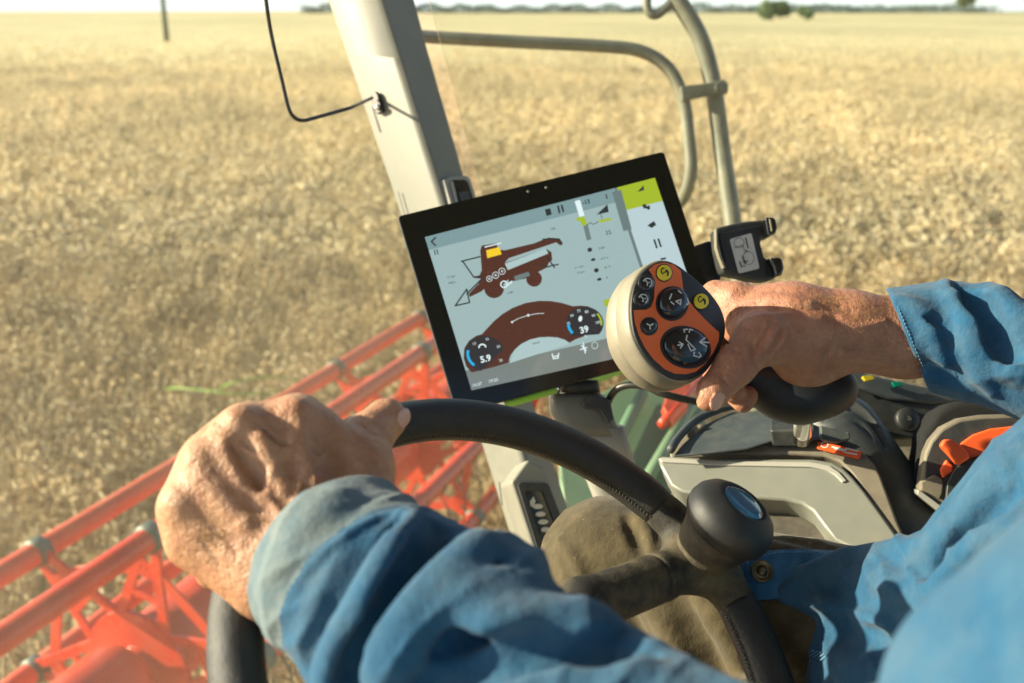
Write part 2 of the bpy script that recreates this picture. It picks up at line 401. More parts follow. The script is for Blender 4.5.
def fieldmat(name, cols, s1, s2, bump=.0):
    """straw field: clumps + long combed streaks, in world metres"""
    m = bpy.data.materials.new(name); m.use_nodes = True; nt = m.node_tree; N = nt.nodes; L = nt.links; b = N['Principled BSDF']; b.inputs['Roughness'].default_value = .9; b.inputs['Specular IOR Level'].default_value = .1
    tc = N.new('ShaderNodeTexCoord'); mp = N.new('ShaderNodeMapping'); mp.inputs['Scale'].default_value = (1, .45, 1); L.new(tc.outputs['Object'], mp.inputs[0])
    def noise(s, d=6):
        n = N.new('ShaderNodeTexNoise'); n.inputs['Scale'].default_value = s; n.inputs['Detail'].default_value = d; n.inputs['Roughness'].default_value = .65; L.new(mp.outputs[0], n.inputs[0]); return n.outputs[0]
    r = N.new('ShaderNodeValToRGB'); L.new(noise(s1), r.inputs[0]); e = r.color_ramp.elements
    e[0].position = .36; e[0].color = (*cols[0], 1); e[1].position = .62; e[1].color = (*cols[2], 1); x = r.color_ramp.elements.new(.48); x.color = (*cols[1], 1)
    r2 = N.new('ShaderNodeValToRGB'); L.new(noise(s2, 4), r2.inputs[0]); e = r2.color_ramp.elements; e[0].position = .4; e[0].color = (.86,.84,.80,1); e[1].position = .62; e[1].color = (1.08,1.06,1.0,1)
    mx = N.new('ShaderNodeMix'); mx.data_type = 'RGBA'; mx.blend_type = 'MULTIPLY'; mx.inputs[0].default_value = 1; L.new(r.outputs[0], mx.inputs[6]); L.new(r2.outputs[0], mx.inputs[7]); L.new(mx.outputs[2], b.inputs['Base Color'])
    if bump:
        bn = N.new('ShaderNodeBump'); bn.inputs['Strength'].default_value = bump; bn.inputs['Distance'].default_value = .1; L.new(noise(s1*1.5), bn.inputs['Height']); L.new(bn.outputs[0], b.inputs['Normal'])
    return m
ground_m = fieldmat('stubble_ground', ((.40,.30,.16),(.60,.47,.26),(.76,.62,.37)), 3., .05, .6)
far_m = fieldmat('distant_straw_field', ((.54,.47,.26),(.64,.54,.32),(.70,.60,.37)), .5, .012, .3)
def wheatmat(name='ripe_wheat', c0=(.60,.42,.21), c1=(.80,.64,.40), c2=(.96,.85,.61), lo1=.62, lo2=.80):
    m = bpy.data.materials.new(name); m.use_nodes = True; nt = m.node_tree; N = nt.nodes; L = nt.links; b = N['Principled BSDF']; b.inputs['Roughness'].default_value = .7; b.inputs['Specular IOR Level'].default_value = .2
    g = N.new('ShaderNodeNewGeometry'); r = N.new('ShaderNodeValToRGB'); L.new(g.outputs['Random Per Island'], r.inputs[0]); e = r.color_ramp.elements
    e[0].color = (*c0,1); e[1].color = (*c2,1); x = r.color_ramp.elements.new(.5); x.color = (*c1,1)
    tc = N.new('ShaderNodeTexCoord'); mp = N.new('ShaderNodeMapping'); mp.inputs['Scale'].default_value = (1, .55, 0); L.new(tc.outputs['Object'], mp.inputs[0])
    def nz(s, lo, hi):
        n = N.new('ShaderNodeTexNoise'); n.inputs['Scale'].default_value = s; n.inputs['Detail'].default_value = 4; L.new(mp.outputs[0], n.inputs[0]); q = N.new('ShaderNodeMapRange'); q.inputs[1].default_value = .38; q.inputs[2].default_value = .62; q.inputs[3].default_value = lo; q.inputs[4].default_value = hi; L.new(n.outputs[0], q.inputs[0]); return q.outputs[0]
    m1 = N.new('ShaderNodeMath'); m1.operation = 'MULTIPLY'; L.new(nz(2.2, lo1, 1.12), m1.inputs[0]); L.new(nz(.16, lo2, 1.1), m1.inputs[1])
    vm = N.new('ShaderNodeVectorMath'); vm.operation = 'SCALE'; L.new(r.outputs[0], vm.inputs[0]); L.new(m1.outputs[0], vm.inputs['Scale'])
    L.new(vm.outputs[0], b.inputs['Base Color']); tl = N.new('ShaderNodeBsdfTranslucent'); L.new(vm.outputs[0], tl.inputs[0]); ms = N.new('ShaderNodeMixShader'); ms.inputs[0].default_value = .42
    L.new(b.outputs[0], ms.inputs[1]); L.new(tl.outputs[0], ms.inputs[2]); L.new(ms.outputs[0], N['Material Output'].inputs[0]); return m
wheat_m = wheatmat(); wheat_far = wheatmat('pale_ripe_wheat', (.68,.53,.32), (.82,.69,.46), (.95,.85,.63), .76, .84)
leaf_far = mat('distant_leaves', (.085,.14,.12), .8, var=.4, vscale=.3)
leaf_m = mat('bush_leaves', (.17,.25,.12), .7, var=.4, vscale=.8); bark = mat('bark', (.09,.07,.05), .9)
polem = mat('weathered_pole', (.10,.11,.09), .8, var=.3, vscale=2)
# ------------------------------------------------------------------ the field
def sheet(name, y0, y1, nx, ny, zf, m, halfw):
    ys = np.geomspace(y0, y1, ny) if y0 > 0 else np.linspace(y0, y1, ny); v = []
    for y in ys:
        for x in np.linspace(-1, 1, nx): X = x*halfw(y); v.append((X, y, zf(X, y)))
    i = np.arange((ny-1)*nx).reshape(ny-1, nx)[:, :-1].ravel(); f = np.stack([i, i+1, i+nx+1, i+nx], 1)
    return mk(name, np.array(v), f, m, world=True)
g = mk('field_ground', [(-400,-60,0),(400,-60,0),(400,400,0),(-400,400,0)], [[0,1,2,3]], ground_m, world=True); g.o['kind'] = 'structure'
g = sheet('distant_field', 60, 5200, 60, 60, lambda x, y: .12+ (0 if y < 300 else (y-300)*.0004*math.sin(x*.0011+1.2)+ .0000003*(y-300)**2), far_m, lambda y: 60+y*1.5); g.o['kind'] = 'structure'

def wheat_patch(name, n, sampler, per, mesh_r, hh, seed):
    r = np.random.default_rng(seed); pos = sampler(r, n); V = []; F = []; nb = 0
    # one stalk: bent strip + ear spindle, vectorised over all stalks
    N = n*per; base = np.repeat(pos, per, 0)+r.normal(0, .055, (N, 2)); h = hh*r.uniform(.72, 1.06, N)*np.repeat(r.uniform(.8,1.05,n), per); a = r.uniform(0, 2*np.pi, N); lean = r.uniform(.04, .3, N)
    wind = np.array([.10,.05]); dx = np.stack([np.cos(a), np.sin(a)], 1)*lean[:, None]+wind
    B = np.c_[base, np.zeros(N)]; T = np.c_[base+dx*h[:, None], h]; Mid = np.c_[base+dx*h[:, None]*.35, h*.55]
    side = np.c_[-np.sin(a*3), np.cos(a*3), np.zeros(N)]*mesh_r
    v = [B*[1,1,1]+[0,0,.2*hh]-side, B+[0,0,.2*hh]+side, Mid-side, Mid+side, T-side*.7, T+side*.7]
    # ear droops over
    ed = np.c_[dx/np.maximum(np.linalg.norm(dx, axis=1), .01)[:, None], -r.uniform(.1, 1.3, N)]; ed /= np.linalg.norm(ed, axis=1)[:, None]
    el = r.uniform(.08, .13, N)*(1 if mesh_r < .004 else 1.6); er = r.uniform(.009, .014, N)*(1 if mesh_r < .004 else 1.9)
    s2 = np.cross(ed, side); s2 /= np.linalg.norm(s2, axis=1)[:, None]+1e-9; s1 = np.cross(s2, ed)
    m1 = T+ed*(el*.4)[:, None]; tip = T+ed*el[:, None]
    v += [T, m1+s1*er[:, None], m1+s2*er[:, None], m1-s1*er[:, None], m1-s2*er[:, None], tip]
    V = np.stack(v, 1); k = V.shape[1]; o = (np.arange(N)*k)[:, None]
    tri = np.array([[0,1,3],[0,3,2],[2,3,5],[2,5,4],[6,7,8],[6,8,9],[6,9,10],[6,10,7],[11,8,7],[11,9,8],[11,10,9],[11,7,10]])
    Fc = (o[:, :, None]+tri[None]).reshape(-1, 3)
    return V.reshape(-1, 3), Fc
def in_view(r, n, y0, y1, power=1., acc=None):
    out = []
    while len(out) < n:
        y = y0*(y1/y0)**r.uniform(0, 1, 4000) if power == 0 else (y0**2+(y1**2-y0**2)*r.uniform(0, 1, 4000))**.5
        x = r.uniform(-1, 1, 4000)*(y*.60+1.5)
        # uneven stand: clumps and thin places
        w = np.sin(x*2.1+np.sin(y*1.3)*1.5)*np.sin(y*2.7+x*.6)+.6*np.sin(x*5.3-y*1.1)*np.sin(y*6.1+x); k = r.uniform(-1.1, 1.2, 4000) < w*1.2+.25
        if acc is not None: k &= r.uniform(0, 1, 4000) < acc(y)
        out += list(np.stack([x, y], 1)[k])
    return np.array(out[:n])
v1, f1 = wheat_patch('w', 3900, lambda r, n: in_view(r, n, 3.2, 11), 11, .0028, .80, 1)
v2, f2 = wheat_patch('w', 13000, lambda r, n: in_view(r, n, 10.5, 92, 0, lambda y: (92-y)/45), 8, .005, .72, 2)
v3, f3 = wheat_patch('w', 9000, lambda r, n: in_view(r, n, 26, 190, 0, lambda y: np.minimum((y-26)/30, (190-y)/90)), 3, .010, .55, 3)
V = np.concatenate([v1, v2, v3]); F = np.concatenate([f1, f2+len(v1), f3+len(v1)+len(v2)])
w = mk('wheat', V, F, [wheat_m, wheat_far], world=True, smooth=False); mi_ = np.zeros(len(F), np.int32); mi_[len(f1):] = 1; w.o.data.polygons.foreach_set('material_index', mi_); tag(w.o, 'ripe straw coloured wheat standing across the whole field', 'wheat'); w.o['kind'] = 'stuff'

# far woods on the horizon: one mass
def leaf_cloud(n, ctr_r, s, r):
    c = ctr_r(r, n); u = r.normal(0, 1, (n, 3)); u /= np.linalg.norm(u, axis=1)[:, None]; q = r.normal(0, 1, (n, 3)); w = np.cross(u, q); w /= np.linalg.norm(w, axis=1)[:, None]
    ss = s*r.uniform(.6, 1.4, n)[:, None]; V = np.stack([c-u*ss, c-w*ss, c+u*ss, c+w*ss], 1).reshape(-1, 3); F = np.arange(4*n).reshape(n, 4); return V, F
def wood(r, n):
    x = r.uniform(-380, 1500, n); y = 1900+r.uniform(0, 120, n)+x*.1
    top = 15+6*np.abs(np.sin(x*.013))*np.abs(np.sin(x*.037+1))+3*np.sin(x*.11); t = r.uniform(0, 1, n)**.7
    gap = (np.sin(x*.004+.6) > -.93); k = np.where(gap, 1., .35)
    z0 = -3.
    return np.stack([x, y, z0+top*t*k*np.where(x > 900, .9, 1)], 1)
V, F = leaf_cloud(26000, wood, 1.6, np.random.default_rng(5))
w = mk('far_woods', V, F, leaf_far, world=True, smooth=False); tag(w.o, 'long dark green line of woods along the horizon', 'woods'); w.o['kind'] = 'stuff'
def bush(name, label, cat, px, pyb, dist, wpx, hpx, group=None):
    wv = dirW(C(px, pyb, 1)); k = dist/wv[1]; b = O_EYE+wv*k; b[2] = max(b[2], 0); R = wpx/2*dist/FOC; Hh = hpx*dist/FOC
    t = Thing(name, label, cat, toC(b), group); r = np.random.default_rng(int(px))
    lob = [(r.uniform(-.6,.6), r.uniform(-.5,.5), r.uniform(.4,.72), r.uniform(.3,.5)) for _ in range(9)]
    def cr(r, n):
        i = r.integers(0, 9, n); L_ = np.array(lob)[i]; u = r.normal(0, 1, (n, 3)); u /= np.linalg.norm(u, axis=1)[:, None]; rad = L_[:, 3]*r.uniform(.6, 1.05, n)
        return b+np.stack([(L_[:, 0]+u[:, 0]*rad)*R, (L_[:, 1]+u[:, 1]*rad)*R, np.maximum(.05, L_[:, 2]+u[:, 2]*rad*.75)*Hh], 1)
    V, F = leaf_cloud(2600, cr, R*.10, r); mk('crown', V, F, leaf_m, t, world=True, smooth=False)
    v, f = tube(np.array([b-[0,0,.3], b+[.1,0,Hh*.3], b+[0,.2,Hh*.6]]), [R*.06, R*.045, R*.02], 8); mk('trunk', v, f, bark, t, world=True)
bush('field_bush', 'broader rounded green bush, left of the two out in the field', 'bush', 772, 21, 420, 34, 18, 'bushes out in the field')
bush('field_bush', 'smaller low green bush, right of the two out in the field', 'bush', 807, 20, 430, 20, 13, 'bushes out in the field')
bush('field_tree', 'single rounded tree on the rise at the right of the horizon', 'tree', 965, 10, 520, 24, 17)
# utility pole
b = O_EYE+dirW(C(166.5, 37, 1))*(115/dirW(C(166.5, 37, 1))[1]); b[2] = 0
t = Thing('utility_pole', 'grey weathered pole standing alone at the far left of the field', 'pole', toC(b))
v, f = tube(np.array([b, b+[0,0,4], b+[0,0,9.5]]), [.30,.27,.21], 14); mk('pole_shaft', v, f, polem, t, world=True)
v, f = box8(b+np.array([0,0,8.6]), (1.1,0,0), (0,.07,0), (0,0,.07)); mk('crossarm', v, f, polem, t, world=True, smooth=False, bevel=.01)
for s in (-.95, -.1, .95):
    v, f = lathe(b+np.array([s,0,8.67]), (0,0,1), [(0,.03),(.04,.06),(.07,.035),(.11,.06),(.15,.04),(.19,.02)], 12); mk('insulator', v, f, gloss_blk, t, world=True)

# ------------------------------------------------------------------ header reel of the combine
Ld = unit([math.sin(math.radians(21.3)), math.cos(math.radians(21.3)), 0.]); Fd = np.array([-Ld[1], Ld[0], 0])
A2 = toW(C(0, 640, 2.45)); A1 = toW(C(0, 575, 3.0))
s0 = A1-A2; s0 = s0-Ld*np.dot(s0, Ld); Rr = np.linalg.norm(s0); up = np.cross(Ld, s0/Rr); up = up if up[2] < 0 else -up
A1 = A2+s0; Ctr = (A1+A2)/2+up*Rr*math.sqrt(3)/2
def tpar(P, px):
    lo, hi = -6., 12.
    for _ in range(60):
        m = (lo+hi)/2; q = toC(P+Ld*m)
        x = 1e9 if q[2] > -.05 else 512+q[0]/-q[2]*FOC
        if q[2] > -.05 or x < px: lo = m
        else: hi = m
    return (lo+hi)/2
tA = tpar(A2, 150); tB = tpar(A2, 315); tE = tpar(A2, 640); step = tB-tA
print('REEL R', Rr, 'ctr z', Ctr[2], 't', tA, tB, tE, 'A1 at tA', pix(A1+Ld*tA), pix(A1+Ld*tB), 'drum', pix(Ctr+Ld*tA))
spid = [tA+step*k for k in range(-3, 8) if tA+step*k < tE+.3]
reel = Thing('header_reel', 'red tined pickup reel of the combine header lying over the wheat below the cab', 'reel', toC(Ctr))
t0, t1 = tA-3.2*step, tE
e1 = unit(A1-Ctr); e2 = np.cross(Ld, e1)
for k in range(6):
    a = k*math.pi/3; dr = e1*math.cos(a)+e2*math.sin(a); P = Ctr+dr*Rr
    v, f = tube([P+Ld*t0, P+Ld*((t0+t1)/2), P+Ld*t1], .037, 20); bt = mk('bat', v, f, redm2 if k in (0, 5) else redm, reel, world=True)
    vis = pix(P+Ld*tA); n = 0
    td = unit(np.array([0,0,-1.])+.25*(-Fd))
    for tt in np.arange(tA-1.2 if k not in (0,1,5) else 99, min(t1, tA+3.6), .16):
        if n >= 22: break
        Q = P+Ld*tt; pth = spline([Q+td*.02, Q+td*.10-Fd*.02, Q+td*.2+Fd*.0, Q+td*.29+Fd*.05], 4)
        M = Mesh(); M.add(*tube(pth, .004, 7)); M.add(*tube([Q-Ld*.008+td*.006, Q+Ld*.008+td*.006], .038, 14)); v, f = M.get(); mk('tine', v, f, tinem, bt, world=True); n += 1
    for tt in spid:
        Q = P+Ld*tt; v, f = tube([Q-Ld*.022, Q+Ld*.022], .046, 20); mk('clamp', v, f, clampd, bt, world=True)
# drum (stepped red tube) and star plates
M = Mesh(); ed = [t0]+spid+[t1]
for a, b2 in zip(ed[:-1], ed[1:]):
    if b2-a < .12: continue
    L0, L1 = a+.05, b2-.05; M.add(*lathe(Ctr+Ld*L0, Ld, [(0,.08),(.015,.112),(.05,.128),(L1-L0-.05,.128),(L1-L0-.015,.112),(L1-L0,.08)], 40))
v, f = M.get(); mk('drum', v, f, redm, reel, world=True)
v, f = tube([Ctr+Ld*t0, Ctr+Ld*t1], .07, 24); mk('axle', v, f, redm, reel, world=True)
for tt in spid:
    M = Mesh(); O = Ctr+Ld*tt
    for k in range(6):
        a = k*math.pi/3; dr = e1*math.cos(a)+e2*math.sin(a); sd = np.cross(Ld, dr)
        for s in (-1, 1):     # two legs of each arm leave a gap between them
            p0 = O+dr*.15+sd*s*.085; p1 = O+dr*(Rr-.01)+sd*s*.018; c = (p0+p1)/2; M.add(*box8(c, (p1-p0)/2, unit(np.cross(Ld, p1-p0))*.017, Ld*.006*(1+.1*s)))
        for q in (.35, .6):
            p0 = O+dr*(.15+(Rr-.15)*q); M.add(*box8(p0, sd*.06*(1-q*.7), dr*.012, Ld*.005))
    M.add(*lathe(O-Ld*.009, Ld, [(0,.10),(0,.19),(.018,.19),(.018,.10)], 36)); v, f = M.get()
    mk('star_plate', v, f, redm, reel, world=True, smooth=False, bevel=.002)
    for k in range(6):
        a = (k+.5)*math.pi/3; dr = e1*math.cos(a)+e2*math.sin(a); Q0 = O+(e1*math.cos(k*math.pi/3)+e2*math.sin(k*math.pi/3))*Rr*.8; Q1 = O+(e1*math.cos((k+1)*math.pi/3)+e2*math.sin((k+1)*math.pi/3))*Rr*.8
        v, f = box8((Q0+Q1)/2, (Q1-Q0)/2, np.cross(Ld, unit(Q1-Q0))*.02, Ld*.004); mk('brace', v, f, redm, reel, world=True, smooth=False, bevel=.002)
# ------------------------------------------------------------------ green side platform of the combine, beyond the right hand window
PLT = Plane(C(620, 440, 2.0), dirW([0,0,1.]) @ np.eye(3)); PLT = Plane(C(620, 440, 2.1), unit(toC(O_EYE+np.array([0.15,-.35,.92]))))
pf = Thing('access_platform', 'green metal access platform beside the cab, seen below the monitor', 'platform', C(620, 440, 2.1))
v, f = slab(PLT, [(590,398),(640,372),(700,395),(720,470),(690,560),(600,560),(585,500)], .03); mk('deck_panel', v, f, greend, pf, smooth=False, bevel=.006)
M = Mesh()
for a, b2 in (((600,480),(640,400)), ((625,520),(690,410)), ((655,540),(712,450))): M.add(*tube([PLT.p(*a, .02), PLT.p(*b2, .02)], .014, 14))
v, f = M.get(); mk('rib', v, f, greend, pf)
v, f = tube([PLT.p(575,398,.05), PLT.p(612,384,.05), PLT.p(665,368,.05)], .018, 14); mk('green_standin_rail', v, f, greenm, pf)  # platform rail, placed so its bright green stands in for reflections
v, f = slab(PLT, [(556,455),(590,478),(600,560),(560,560),(562,505)], .02, .02); mk('step_plate', v, f, greend, pf, smooth=False, bevel=.004)
v, f = tube([PLT.p(655,445,.06), PLT.p(672,425,.06), PLT.p(700,392,.06)], .011, 14); mk('red_tube', v, f, redm, pf)
v, f = slab(PLT, [(664,404),(682,398),(680,430),(664,448),(655,430)], .02, .07); mk('red_plate', v, f, redm2, pf, smooth=False, bevel=.004)
def atz(x, y, z): r = dirW(C(x, y, 1.)); return toC(O_EYE+r*((z-EYE)/r[2]))     # where the sight line meets height z over the ground
ws = Thing('reflection_streak', 'thin bright green reflection streaks built as tubes over the wheat behind the left hand', 'reflection', atz(240,396,.7))  # green window reflections, added as solid tubes in the wheat
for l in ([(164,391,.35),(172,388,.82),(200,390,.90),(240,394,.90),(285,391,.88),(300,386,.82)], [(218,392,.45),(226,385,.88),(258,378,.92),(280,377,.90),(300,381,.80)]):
    v, f = tube(spline([atz(*q) for q in l], 6), .0055, 6); mk('streak_tube', v, f, greenm, ws)
# ------------------------------------------------------------------ outside grab rails
hr = Thing('outside_handrail', 'bent steel handrail rising from the cab steps, the taller upright one', 'handrail', C(738,230,2.0), 'handrails outside the cab')
v, f = tube(spline(CC([(655,-60,2.0),(668,-22,2.0),(678,0,2.0),(700,38,2.0),(713,85,2.0),(722,150,2.0),(733,225,1.98),(742,300,1.96),(760,420,1.94)]), 8), .0175, 18); mk('rail_tube', v, f, steel, hr)
v, f = tube(spline(CC([(650,-40,2.0),(647,-8,2.0),(648,10,2.0),(656,15,2.0),(668,6,2.0),(678,-6,2.0)]), 6), .009, 14); mk('hook', v, f, steel, hr)
v, f = slab(Plane(C(703,91,1.975), (0,0,1)), [(680,86),(705,83),(724,79),(729,84),(728,93),(705,96),(682,101)], .012); cl = mk('clamp_plate', v, f, steel, hr, smooth=False, bevel=.003)
v, f = lathe(C(718,87,1.972), (0,0,1), [(0,.008),(.008,.008),(.009,.0065)], 6); mk('bolt', v, f, clampm, cl, smooth=False)
h2 = Thing('outside_handrail', 'thinner grab rail curving down from the cab pillar to the clamp of the tall upright', 'handrail', C(690,190,2.0), 'handrails outside the cab')
v, f = tube(spline(CC([(396,34,2.0),(430,37,2.0),(520,42,2.0),(600,46,2.0),(640,51,2.0),(668,68,2.0),(683,98,2.0),(689,140,2.0),(691,170,2.0),(686,192,2.02),(676,206,2.05),(650,225,2.08)]), 8), .0128, 16); mk('rail_tube', v, f, steel, h2)
# ------------------------------------------------------------------ cab pillar
pil = Thing('cab_pillar', 'beige front corner pillar of the cab leaning behind the monitor', 'pillar', C(540,560,1.28))
def yl(x0, s): return lambda y: x0+s*y
# slightly bowed: px of left / mid / right edge by y
ks = [(-90,296,353,386),(0,326,381,413),(60,346,400,429),(200,394,443.5,469),(330,438,484,508),(444,480,520,545),(560,516,557,583),(650,545,586,612)]
dm = lambda y: 1.42-.16*(y+90)/740
v = []; f = []
for y, a, b, c in ks:
    d = dm(y); A = C(a, y-6, d+.065); B = C(b, y, d); D = C(c, y-4, d+.07); bk = C((a+c)/2+6, y-8, d+.17)
    ch = .10
    v += [A, A+(B-A)*.05+np.array([0,0,.004]), B+(A-B)*ch+np.array([0,0,.0]), B+(B-A)*.0+(D-B)*ch*.8, D+(B-D)*.06, D, C(c-5, y-6, d+.15), C(a+12, y-8, d+.15)]
n = 8
for i in range(len(ks)-1):
    for k in range(n): f.append([i*n+k, i*n+(k+1) % n, (i+1)*n+(k+1) % n, (i+1)*n+k])
f += [list(range(n)), list(range((len(ks)-1)*n, len(ks)*n))]
post = recenter(mk('post', v, f, cabpaint, pil, bevel=.004, seg=3))
wide = plane3(C(346,54,dm(60)+.065), C(400,60,dm(60)), C(443.5,200,dm(200)))
for l in ([(337,17),(344,42)], [(373,107),(380.5,132)], [(399,192),(405.5,215)], [(500,482),(503,505)]):
    v, f = strokes(wide, [l], .0020, .0016).get(); mk('panel_slot', v, f, cabdark, pil, smooth=False)
nar = plane3(C(443.5,200,dm(200)), C(469,196,dm(200)+.07), C(484,330,dm(330)))
# little catch pocket on the narrow face
fr = [(441,181),(446,178),(463,177),(467,180),(478,214),(474,226),(457,228),(453,222)]
v, f = slab(nar, fr, .012, .006); so = mk('catch_frame', v, f, postm, pil, bevel=.002)
v, f = flat(nar, [(445.5,184),(448,182),(461,181.5),(464,184),(474,215),(472,224),(458,226)], .0068); mk('catch_recess', v, f, gloss_blk, so, smooth=False)
v, f = slab(nar, [(445.5,184),(448,183),(458,222),(455,222)], .002, .0085); mk('catch_lip', v, f, silver_hi, so, bevel=.0006)
v, f = slab(nar, [(452,195),(462,194),(466,206),(455,207)], .004, .011); mk('catch_latch', v, f, darkpl, so, bevel=.001)
# lower outlet housing on the front
vp = plane3(C(517,484,1.245), C(548,484,1.255), C(554,560,1.235))
v, f = slab(vp, [(511,482),(528,459),(546,468),(552,486),(575,545),(566,566),(540,570)], .06, -.001); mk('outlet_housing', v, f, cabpaint, pil, bevel=.004, seg=3)
M = Mesh(); O_ = [(517,485),(520,482.5),(545,483),(548,485),(564,527),(565,545),(554,554),(543,562),(540,559)]; I_ = [(524,493),(526,491),(541,491),(543,493),(556,528),(556.5,541),(551,547),(545,551),(543,548)]
a, b = vp.pts(O_, .004), vp.pts(I_, .004); a2, b2 = vp.pts(O_, -.002), vp.pts(I_, -.012); k = len(O_)
M.add(np.concatenate([a, b, a2, b2]), [[i, (i+1) % k, k+(i+1) % k, k+i] for i in range(k)]+[[i, 2*k+i, 2*k+(i+1) % k, (i+1) % k] for i in range(k)]+[[k+i, k+(i+1) % k, 3*k+(i+1) % k, 3*k+i] for i in range(k)])
v, f = M.get(); vf = recenter(mk('outlet_frame', v, f, darkpl, pil, smooth=False, bevel=.0008))
v, f = flat(vp, I_, -.0005); mk('outlet_opening', v, f, gloss_blk, vf, smooth=False)
for i in range(7):
    x, y = 534+i*2.7, 499+i*7.7
    pts = [(x-5, y+1), (x-3, y-2.2), (x+1, y-2.9), (x+5, y-2.1), (x+6, y+.3), (x+3.5, y+2.1), (x-1, y+2.6)]
    if i == 0: pts = [(530,507),(529,502),(533,496),(535,501),(534,506)]
    v, f = slab(vp, pts, .002, .0025); mk('silver_lug', v, f, silver_hi, vf, bevel=.0007)
# ------------------------------------------------------------------ bent wire
wr = Thing('wire_bracket', 'thin black wire bent into an L and screwed to the cab pillar', 'wire bracket', wide.p(381,103))
v, f = tube(spline(CC([(262,-40,1.16),(266,0,1.17),(272,38,1.19),(283,85,1.2),(288,104,1.205),(293,115,1.21),(302,120,1.22),(318,117,1.25),(350,108,1.30)])  , 6), .0022, 10)
e = wide.p(379,99,.014); v, f = tube(np.concatenate([spline(CC([(262,-40,1.16),(266,0,1.17),(272,38,1.19),(283,85,1.2),(288,106,1.205),(293,116,1.21),(302,120.5,1.22),(318,117,1.25),(350,108,1.30)]), 6), [e]]), .0024, 12)
mk('wire', v, f, blackwire, wr)
v, f = slab(wide, [(374,94),(380,92),(382,95),(387,112),(382,115),(379,113)], .006, .009); pt = mk('mounting_plate', v, f, blackwire, wr, bevel=.0015)
v, f = lathe(wide.p(383,108,.009), wide.n, [(0,.004),(.004,.004),(.005,.002)], 12); mk('screw', v, f, chrome, pt)
# ------------------------------------------------------------------ window panes
for nm, q, lb in (('windscreen_pane', [(309,-90,1.50),(-700,-120,1.62),(-700,820,1.42),(598,760,1.30)], 'large dusty windscreen pane to the left of the cab pillar'), ('side_window_pane', [(404,-90,1.54),(1500,-120,1.75),(1500,820,1.62),(640,760,1.40)], 'tall side window pane to the right of the cab pillar')):
    a = CC(q); nn = unit(np.cross(a[1]-a[0], a[3]-a[0])); v = np.concatenate([a, a+nn*.005]); f = [[0,1,2,3],[7,6,5,4],[0,4,5,1],[1,5,6,2],[2,6,7,3],[3,7,4,0]]
    o = mk(nm, v, f, glass, smooth=False); tag(o.o, lb, 'window')
# ------------------------------------------------------------------ monitor
SC = 1.13
def ray(x, y): return C(x, y, 1.)
TL, TR, BR, BL = [ray(*p) for p in [(397.5,216.5),(663.5,151.5),(726,342),(457,414)]]
dd = np.linalg.solve(np.c_[TR, -BR, BL], TL); TLp, TRp, BRp, BLp = TL*SC, TR*dd[0]*SC, BR*dd[1]*SC, BL*dd[2]*SC
mp = plane3(TLp, TRp, BLp); mon = Thing('monitor', 'black framed touchscreen showing a dark harvester diagram and speed gauges with a reddish reflection coloured in', 'monitor', BLp)
def rounded(poly, rad, n=4):
    out = []; m = len(poly); P = [np.array(p, float) for p in poly]
    for i in range(m):
        p, a, b = P[i], P[i-1], P[(i+1) % m]; u = unit(a-p); w = unit(b-p)
        for k in range(n+1):
            t = k/n; out.append(tuple((1-t)**2*(p+u*rad)+2*t*(1-t)*p+t*t*(p+w*rad)))
    return out
OUT = rounded([(397.5,216.5),(663.5,151.5),(726,342),(457,414)], 4)
v, f = loft(mp, OUT, [(0,1),(-.002,1.002),(-.006,1.003),(-.020,1.0),(-.030,.96),(-.038,.90)]); recenter(mk('housing', v, f, shell if False else darkpl, mon, bevel=.0))
v, f = loft(mp, OUT, [(.0018,.992),(.0015,.997),(.0002,.9985),(-.0005,.9985)]); mk('bezel', v, f, bezel, mon, smooth=False)
HB = .0020
scr = [(424.8,237.5),(654.5,178.2),(708,338),(471.5,390.5)]
scrm = {}
def sm(name, col, e=.60):
    if name not in scrm:
        scrm[name] = mat('screen_'+name, tuple(c*.12 for c in col), .09, emit=col, estr=e, spec=.6, spots=.6, spotscale=420, spotcol=(.3,.3,.26))
    return scrm[name]
s_bg = sm('pale_blue', (.23,.32,.32)); s_bar = sm('grey_blue', (.14,.22,.23)); s_side = sm('light_grey', (.33,.42,.44)); s_lime = sm('lime', (.25,.33,.02)); s_maroon = sm('maroon', (.060,.022,.016)); s_dark = sm('charcoal', (.022,.022,.026)); s_grey = sm('mid_grey', (.10,.14,.14))  # dark diagram and gauge fills carry the screen's red-brown reflection in their colour
s_yel = sm('amber', (.62,.42,.02)); s_white = sm('white', (.50,.60,.60)); s_blue = sm('blue', (.02,.28,.50)); s_foot = sm('footer_grey', (.13,.15,.14)); s_ink = sm('ink', (.018,.024,.026)); s_ltb = sm('pale_panel', (.28,.38,.38))
def ui(name, poly, m, h, parent=mon): v, f = flat(mp, poly, h); o = mk(name, v, f, m, parent, smooth=False); return recenter2(o)
def recenter2(o):
    me = o.o.data
    n = sum((p.normal*p.area for p in me.polygons), Vector()); 
    if n.dot(Vector(dirW(mp.n))) < 0: me.flip_normals()
    return o
sc = ui('screen', scr, s_bg, HB)
def along(a, b, t): return (a[0]+(b[0]-a[0])*t, a[1]+(b[1]-a[1])*t)
def S(u, w):  # screen unit coordinates (perspective of the true rectangle is negligible)
    t = along(scr[0], scr[1], u); bt = along(scr[3], scr[2], u); return along(t, bt, w)
h = HB+.00006
ui('header_bar', [S(0,0),S(.82,0),S(.82,.085),S(0,.085)], s_bar, h, sc)
ui('footer_bar', [S(0,.87),S(1,.87),S(1,1),S(0,1)], s_foot, h, sc)
ui('side_menu', [S(.835,0),S(1,0),S(1,.87),S(.835,.87)], s_side, h, sc)
